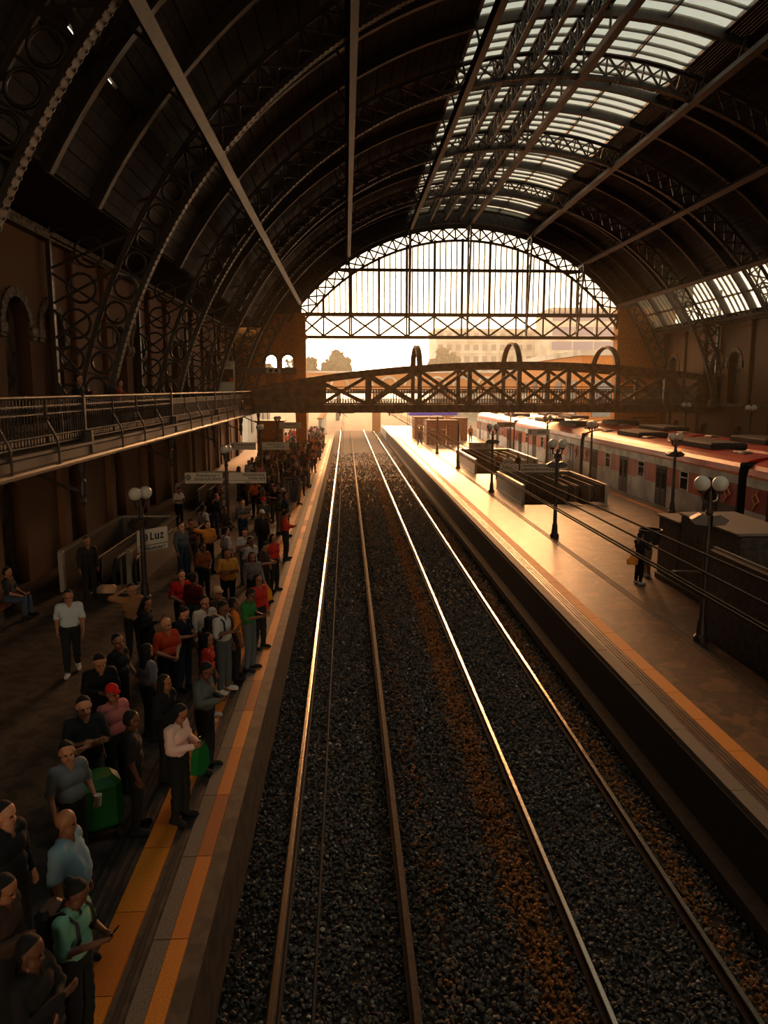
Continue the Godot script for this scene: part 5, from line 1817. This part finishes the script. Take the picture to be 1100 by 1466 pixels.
func people() -> void:
	for i in 4:
		var m := mat("skin_%d" % i, SKIN[i], 0.55)
		m.vertex_color_use_as_albedo = true
	M.skin = M.skin_1
	for i in 3: M["cloth%d" % i] = cloth([Color(0.5, 0.5, 0.5), Color(0.15, 0.15, 0.18), Color(0.07, 0.065, 0.06)][i])
	M.hair = cloth(Color(0.06, 0.045, 0.035))
	make_hands()
	make_head()
	var K := Color(0.06, 0.058, 0.06)
	var J := Color(0.20, 0.25, 0.34)
	var G := Color(0.32, 0.34, 0.35)
	var taken := []
	# head pixel, standing height, turn, pose, hair, long sleeves, build, top, trousers, skin, label
	var L := [
		[188, 838, 1.70, 0.5, "raised", "short", false, 1.0, Color(0.62, 0.42, 0.26), K, 1, "person in a tan top with one elbow raised beside the twin-globe lamp"],
		[207, 856, 1.66, 1.4, "one_hand", "long", true, 1.0, K, K, 1, "person all in black looking at a phone beside the lamp with the Luz sign"],
		[259, 818, 1.66, 0.4, "clasped", "short", false, 1.0, Color(0.85, 0.12, 0.05), K, 0, "woman in a bright red top facing away from the stairwell"],
		[277, 822, 1.72, 2.6, "stand", "short", false, 1.05, Color(0.48, 0.10, 0.05), G, 2, "person in a dark red shirt and grey jeans seen from behind"],
		[299, 856, 1.72, 0.7, "stand", "short", true, 1.0, Color(0.85, 0.80, 0.74), K, 1, "bearded man in a white shirt between the crowd's front rows"],
		[266, 868, 1.66, 1.1, "phone", "bun", false, 1.12, Color(0.07, 0.07, 0.14), J, 0, "woman in a navy tee and faded jeans reading her phone"],
		[237, 886, 1.68, 0.8, "clasped", "bald", false, 1.05, Color(0.85, 0.26, 0.09), K, 0, "bald person in an orange-red top with clasped hands"],
		[317, 862, 1.80, 1.2, "one_hand", "short", false, 1.05, Color(0.80, 0.78, 0.74), G, 2, "man in a white tee and grey jeans with a black backpack"],
		[311, 842, 1.68, 1.0, "stand", "cap", true, 1.0, Color(0.30, 0.24, 0.2), K, 1, "person in a pale beige cap and brown coat"],
		[328, 856, 1.68, 2.0, "stand", "short", false, 1.0, Color(0.92, 0.50, 0.12), K, 2, "person in a plain orange tee behind the backpack carrier"],
		[349, 846, 1.74, 1.3, "phone", "short", false, 1.0, Color(0.10, 0.42, 0.14), G, 2, "man in a green tee and grey jeans looking at a phone"],
		[369, 824, 1.70, 0.9, "stand", "long", true, 1.0, Color(0.75, 0.12, 0.06), K, 1, "person in a red jacket and black trousers near the yellow edge"],
		[377, 776, 1.72, 1.2, "phone", "short", false, 1.0, Color(0.22, 0.13, 0.10), K, 1, "man in a dark brown tee reading a phone at the yellow edge"],
		[325, 787, 1.68, 0.3, "crossed", "short", false, 1.2, Color(0.90, 0.62, 0.22), K, 1, "stout person in a yellow flowered shirt with crossed arms"],
		[361, 792, 1.66, 0.6, "bag", "long", true, 1.0, Color(0.52, 0.48, 0.45), K, 1, "woman in a light grey top holding an orange bag"],
		[297, 908, 1.58, 1.5, "stand", "long", false, 0.92, Color(0.82, 0.16, 0.07), K, 1, "girl with long black hair and a red top near the tactile strip"],
		[286, 950, 1.72, 1.3, "phone", "short", true, 1.05, Color(0.34, 0.36, 0.33), K, 2, "man in a grey-green jacket holding a phone at the yellow strip"],
		[141, 936, 1.72, 0.5, "phone", "short", true, 1.1, Color(0.05, 0.05, 0.05), K, 0, "man in a black long-sleeved shirt typing on a phone"],
		[168, 910, 1.72, 1.3, "bag", "short", false, 1.05, Color(0.12, 0.11, 0.10), K, 1, "man in a charcoal tee with his forearm held out"],
		[210, 924, 1.64, 2.3, "stand", "long", false, 1.08, Color(0.45, 0.43, 0.46), K, 1, "woman in a grey flower-print blouse seen from behind"],
		[160, 983, 1.66, 0.9, "stand", "cap", false, 1.0, Color(0.80, 0.46, 0.44), K, 1, "person in a red cap and pink shirt"],
		[119, 1000, 1.74, 0.5, "crossed", "short", false, 1.18, Color(0.11, 0.12, 0.13), G, 0, "stout man with crossed arms in a dark printed tee"],
		[239, 968, 1.62, 1.2, "clasped", "long", true, 1.0, Color(0.07, 0.06, 0.06), K, 1, "woman in black with long hair behind the pink-bloused woman"],
		[237, 1012, 1.66, 1.25, "phone", "long", true, 1.0, Color(0.93, 0.76, 0.70), K, 1, "woman in a pale pink blouse holding a phone and a green bag"],
		[95, 1066, 1.64, 0.9, "bag", "bun", false, 1.12, Color(0.45, 0.47, 0.48), K, 0, "woman in a grey tee holding a white cup beside the green cart"],
		[203, 1018, 1.66, 1.8, "stand", "short", false, 1.0, Color(0.15, 0.11, 0.09), K, 2, "person in a brown-black tee standing behind the green-bag holder"],
		[90, 1163, 1.74, 1.5, "stand", "bald", false, 1.32, Color(0.50, 0.62, 0.68), K, 1, "large bald man in a light blue shirt"],
		[8, 1152, 1.74, 1.3, "stand", "short", true, 1.05, Color(0.06, 0.06, 0.07), K, 0, "person in a black zipped jacket beside the large man in blue"],
		[78, 1262, 1.62, 1.4, "phone", "bun", false, 1.05, Color(0.50, 0.72, 0.60), K, 2, "woman with gathered black hair and a mint-green top"],
		[22, 1256, 1.66, 1.5, "one_hand", "long", true, 1.05, Color(0.26, 0.17, 0.11), K, 1, "woman in a brown coat behind the mint-green top"],
		[40, 1345, 1.68, 1.4, "crossed", "short", true, 1.0, Color(0.10, 0.08, 0.07), K, 2, "person in a very dark coat with folded arms beside the tactile strip"],
		[97, 846, 1.76, 0.35, "walk", "short", false, 1.1, Color(0.72, 0.75, 0.76), K, 1, "man in a white tee walking alone along the dark wall side"],
		[124, 770, 1.72, 0.6, "stand", "short", true, 1.0, Color(0.10, 0.08, 0.07), K, 1, "dim figure standing in front of the brick doorways"],
		[255, 698, 1.68, 0.8, "phone", "short", false, 1.0, Color(0.82, 0.77, 0.72), K, 1, "person in an ivory tee leaning over the stairwell's end"],
		[291, 724, 1.70, 2.4, "stand", "short", false, 1.0, Color(0.88, 0.84, 0.80), J, 2, "person in a clean white tee and blue jeans under the round-symbol sign"],
		[259, 749, 1.74, 1.0, "stand", "short", true, 1.1, Color(0.36, 0.37, 0.37), J, 0, "tall man in a grey sweater and blue jeans by the stairwell"],
		[273, 744, 1.68, 0.6, "one_hand", "short", false, 1.0, Color(0.24, 0.20, 0.18), G, 1, "person in a taupe tee next to the tall man in grey"],
		[297, 747, 1.66, 0.6, "raised", "short", false, 1.0, Color(0.93, 0.58, 0.16), K, 0, "person in a golden yellow tee with a hand at the head"],
		[306, 708, 1.74, 2.9, "stand", "short", true, 1.1, Color(0.14, 0.13, 0.14), G, 1, "man in a charcoal coat seen from behind"],
		[328, 756, 1.70, 2.2, "stand", "short", false, 1.0, Color(0.86, 0.82, 0.77), K, 1, "person in a cream tee and black trousers turning away"],
		[346, 757, 1.68, 0.4, "one_hand", "long", false, 1.0, Color(0.84, 0.82, 0.82), G, 0, "woman in a white blouse with long hair in mid crowd"],
		[359, 770, 1.70, 0.9, "stand", "short", false, 1.0, Color(0.80, 0.76, 0.72), K, 2, "person in a pearl grey shirt next to the orange bag"],
		[377, 713, 1.70, 0.8, "stand", "cap", false, 1.0, Color(0.30, 0.28, 0.26), K, 1, "person in a bright red cap and dark grey tee"],
		[375, 731, 1.70, 0.7, "stand", "cap", true, 1.0, Color(0.18, 0.14, 0.12), K, 1, "person in a white cap and brown jacket"],
		[405, 700, 1.70, 2.0, "stand", "cap", true, 1.0, Color(0.55, 0.50, 0.44), G, 1, "person in a wide beige cap and stone-coloured coat"],
		[408, 731, 1.72, 1.5, "phone", "short", true, 1.05, Color(0.72, 0.14, 0.07), K, 1, "person in a red sweater leaning at the yellow edge"],
		[391, 766, 1.66, 1.0, "stand", "long", false, 1.0, Color(0.80, 0.13, 0.06), K, 1, "woman in a scarlet blouse beside the phone reader"],
		[290, 779, 1.60, 0.8, "clasped", "short", false, 1.0, Color(0.62, 0.32, 0.14), K, 2, "short person in a rust-brown tee"],
	]
	var caps := {20: Color(0.80, 0.05, 0.05), 8: Color(0.78, 0.66, 0.52), 42: Color(0.85, 0.06, 0.04), 43: Color(0.85, 0.82, 0.78), 44: Color(0.75, 0.68, 0.58)}
	var spots := []
	for a in L:
		var sp := seen_at(a[0], a[1], a[2] - 0.05)
		spots.append(Vector2(sp.x, sp.z))
	for step in 40:   # nobody stands inside a neighbour
		for i in spots.size():
			for j in i:
				var gap: Vector2 = spots[i] - spots[j]
				var near: float = 0.56 * (0.5 * (L[i][7] + L[j][7]))
				if gap.length() < near:
					var push: Vector2 = gap.normalized() * (near - gap.length()) * 0.5
					spots[i] += push
					spots[j] -= push
	for i in L.size():
		var a: Array = L[i]
		var pos := Vector3(spots[i].x, -0.03, spots[i].y)
		var hc: Color = caps.get(i, Color(0.06, 0.045, 0.035))
		var r := person(pos, a[3], a[2] / 1.72, a[4], a[5], a[6], a[7], a[8], a[9], a[10], a[11], hc, "", Color(0.8, 0.78, 0.75) if i in [7, 15, 31] else Color(0.07, 0.065, 0.06))
		taken.append(Vector2(pos.x, pos.z))
		used_labels[a[11]] = true
		if a[4] == "phone": held_phone(r, "the " + a[11].get_slice(" at the", 0).get_slice(" beside", 0).get_slice(" leaning", 0).get_slice(" next to", 0).get_slice(" all ", 0).get_slice(" looking", 0).get_slice(" reading", 0).get_slice(" holding", 0).get_slice(" typing", 0))
		elif a[4] == "one_hand": held_phone(r, "the " + a[11].get_slice(" at the", 0).get_slice(" beside", 0).get_slice(" leaning", 0).get_slice(" next to", 0).get_slice(" all ", 0).get_slice(" looking", 0).get_slice(" with ", 0), true)
		if i in [7, 28]:
			var bp := thing("backpack", ["black backpack worn by the man in the white tee", "big black backpack worn by the woman in the mint-green top"][0 if i == 7 else 1], "backpack")
			bp.transform = r.transform
			var b := MB.new()
			b.bev(Vector3(0, 1.22, -0.22), Vector3(0.32, 0.46, 0.17), 0.05)
			b.bev(Vector3(0, 1.12, -0.33), Vector3(0.24, 0.22, 0.07), 0.025)
			obj("pack", b.done(), M.black, bp)
			for s in [-1.0, 1.0]:
				var sb := MB.new()
				sb.tube([Vector3(s * 0.11, 1.40, -0.15), Vector3(s * 0.13, 1.475, -0.02), Vector3(s * 0.13, 1.38, 0.115), Vector3(s * 0.14, 1.22, 0.14), Vector3(s * 0.17, 1.08, 0.06), Vector3(s * 0.15, 1.03, -0.14)], 0.018, 6)
				obj("strap", sb.done(), M.black, bp)
		if i == 14 or i == 23:
			var bg := thing("shopping_bag", "orange bag hanging from the woman in light grey" if i == 14 else "green bag hanging from the arm of the woman in pink", "bag")
			bg.transform = r.transform * Transform3D(Basis(), Vector3(0.24, 0.86, 0.22) if i == 14 else Vector3(0.20, 1.10, 0.22))
			var b := MB.new()
			b.prism(PackedVector2Array([Vector2(-0.05, 0.0), Vector2(0.05, 0.0), Vector2(0.17, -0.18), Vector2(0.19, -0.40), Vector2(0.0, -0.47), Vector2(-0.19, -0.40), Vector2(-0.16, -0.18)]), Transform3D(Basis(), Vector3(0, 0, -0.05)), 0.10)
			obj("bag_body", b.done(), M.yellow_bag if i == 14 else M.green_bag, bg)
			var hb := MB.new()
			hb.tube([Vector3(-0.04, -0.02, 0), Vector3(-0.03, 0.07, 0), Vector3(0.03, 0.07, 0), Vector3(0.04, -0.02, 0)], 0.012, 6)
			obj("bag_handle", hb.done(), M.yellow_bag if i == 14 else M.green_bag, bg)
		if i == 24:
			var cup := thing("paper_cup", "white cup held by the woman in the grey tee", "cup")
			cup.transform = r.transform * Transform3D(Basis(), Vector3(0.20, 0.90, 0.29))
			var b := MB.new()
			b.lathe(Vector3.ZERO, [[0.0, 0.0], [0.034, 0.0], [0.046, 0.13], [0.049, 0.14], [0.042, 0.14], [0.0, 0.13]], 12)
			obj("cup", b.done(), M.sign, cup)
	# the dense crowd farther along, nobody twice in the same clothes and pose
	var tops := [["black", Color(0.05, 0.05, 0.05)], ["white", Color(0.84, 0.81, 0.77)], ["dark blue", Color(0.07, 0.09, 0.2)], ["grey", Color(0.38, 0.37, 0.36)], ["brown", Color(0.25, 0.15, 0.09)], ["red", Color(0.70, 0.10, 0.05)], ["beige", Color(0.68, 0.56, 0.42)], ["orange", Color(0.88, 0.40, 0.10)], ["olive", Color(0.22, 0.22, 0.10)], ["maroon", Color(0.32, 0.06, 0.06)], ["teal", Color(0.08, 0.28, 0.28)], ["pink", Color(0.80, 0.50, 0.46)]]
	var bots := [["black trousers", K], ["blue jeans", J], ["grey jeans", G], ["khaki trousers", Color(0.42, 0.34, 0.24)], ["brown trousers", Color(0.20, 0.13, 0.09)]]
	var poses := [["stand", "short", false, "standing with arms down"], ["phone", "short", false, "looking down at both hands"], ["crossed", "short", false, "with crossed arms"], ["one_hand", "long", false, "long-haired, one hand raised"], ["stand", "long", false, "long-haired, arms down"], ["bag", "short", false, "with one forearm forward"]]
	var g := RandomNumberGenerator.new()
	g.seed = 41
	var made := 0
	var tries := 0
	while made < 120 and tries < 4000:
		tries += 1
		var z := -26.0 - 60.0 * pow(g.randf(), 0.8)
		var x := -2.25 - 3.6 * pow(g.randf(), 1.35) * (1.0 if z < -33 else 0.9)
		var ok := true
		for t in taken:
			if t.distance_to(Vector2(x, z)) < 0.56: ok = false
		for p in [Vector2(-4.85, -31.2), Vector2(-5.1, -46.0), Vector2(-5.3, -60.0), Vector2(-4.6, -74.0)]:
			if p.distance_to(Vector2(x, z)) < 0.5: ok = false
		if absf(z + 67.3) < 1.1 and x < -3.0: ok = false
		if not ok: continue
		var t: Array = tops[g.randi() % tops.size()]
		var b: Array = bots[g.randi() % bots.size()]
		var p: Array = poses[g.randi() % poses.size()]
		var label := "crowd member in a %s top and %s, %s" % [t[0], b[0], p[3]]
		if used_labels.has(label): continue
		used_labels[label] = true
		taken.append(Vector2(x, z))
		person(Vector3(x, -0.03, z), g.randf_range(-0.2, 2.4), g.randf_range(0.93, 1.05), p[0], p[1], p[2], 1.0, t[1], b[1], g.randi() % 4, label, Color(0.06, 0.045, 0.035), "dense crowd along the platform edge")
		made += 1
	# gallery
	person(Vector3(-7.5, 4.33, -21.9), PI / 2, 1.03, "lean", "short", true, 1.0, Color(0.10, 0.09, 0.08), K, 1, "person in a dark coat leaning on the gallery balustrade")
	person(Vector3(-7.5, 4.33, -25.8), PI / 2, 0.97, "lean", "short", false, 1.0, Color(0.55, 0.20, 0.10), K, 1, "person in a rust-red top leaning on the gallery balustrade")
	for i in 3: person(Vector3(-7.9, 4.33, -46.0 - 3.2 * i), 0.6, 0.98, "stand", "short", true, 1.0, [Color(0.08, 0.07, 0.07), Color(0.30, 0.26, 0.22), Color(0.12, 0.12, 0.14)][i], K, 1, ["person in black by the poster on the gallery", "person in a light brown coat near the poster on the gallery", "person in dark blue at the footbridge end of the gallery"][i])
	person(Vector3(-8.55, -0.03, -19.3), PI / 2, 1.0, "sit", "short", false, 1.0, Color(0.10, 0.09, 0.09), J, 1, "person in jeans sitting on the dark bench by the wall")
	# polished platform
	var cp := seen_at(914, 836, 0.0)
	person(cp, 1.9, 0.90, "carry", "short", false, 1.0, Color(0.10, 0.09, 0.09), K, 1, "person in dark clothes and white shoes carrying a large basket", Color(0.06, 0.045, 0.035), "", Color(0.85, 0.83, 0.8))
	var c2 := seen_at(938, 826, 0.0)
	person(c2 + Vector3(-0.22, 0, -0.12), -1.3, 0.88, "carry", "long", false, 1.0, Color(0.70, 0.22, 0.10), Color(0.70, 0.62, 0.52), 0, "person in a red-orange top and pale trousers behind the large basket", Color(0.06, 0.045, 0.035), "", Color(0.85, 0.83, 0.8))
	var bk := thing("basket", "large round dark basket carried by two people", "basket", (cp + c2) / 2 + Vector3(-0.08, 1.18, 0.28))
	var bb := MB.new()
	bb.lathe(Vector3.ZERO, [[0.0, 0.0], [0.25, 0.0], [0.30, 0.2], [0.34, 0.42], [0.32, 0.42], [0.28, 0.2], [0.0, 0.05]], 18)
	obj("bowl", bb.done(), M.dark_wall, bk)
	var rb := MB.new()
	rb.ring(Vector3(0, 0.42, 0), 0.33, 0.024, Vector3.RIGHT, Vector3.FORWARD, 20, 6)
	obj("rim", rb.done(), M.iron, bk)
	var yb := thing("shopping_bag", "yellow bag hanging beside the basket carrier", "bag", cp + Vector3(-0.27, 0.95, 0.16))
	var y2 := MB.new()
	y2.prism(PackedVector2Array([Vector2(-0.04, 0.0), Vector2(0.04, 0.0), Vector2(0.15, -0.16), Vector2(0.14, -0.32), Vector2(-0.14, -0.32), Vector2(-0.15, -0.16)]), Transform3D(Basis(), Vector3(0, 0, -0.06)), 0.12)
	obj("bag_body", y2.done(), M.yellow_bag, yb)
	var yh := MB.new()
	yh.tube([Vector3(-0.03, -0.02, 0), Vector3(-0.02, 0.18, 0), Vector3(0.02, 0.18, 0), Vector3(0.03, -0.02, 0)], 0.01, 6)
	obj("bag_handle", yh.done(), M.yellow_bag, yb)
	person(Vector3(7.5, 0, -78.6), -0.6, 0.98, "walk", "short", true, 1.0, Color(0.25, 0.20, 0.17), K, 1, "lone person walking past the timber kiosks")
	person(Vector3(13.6, 0, -84.0), 0.4, 1.0, "stand", "short", true, 1.0, Color(0.65, 0.30, 0.10), K, 1, "person in orange-brown beside the train near the kiosks")
	for i in 4: person(Vector3([10.1, 10.9, 9.7, 14.0][i], 0, [-47.6, -48.3, -48.6, -50.3][i]), [0.3, 0.8, 0.0, -0.5][i], 0.97, ["stand", "bag", "stand", "phone"][i], "short", false, 1.0, [Color(0.80, 0.76, 0.7), Color(0.16, 0.15, 0.15), Color(0.55, 0.30, 0.15), Color(0.25, 0.18, 0.14)][i], K, 1, ["person in white between the two stairwells", "person in dark grey between the two stairwells", "person in light brown between the two stairwells", "person in dark brown by the train doors near the stairwells"][i])
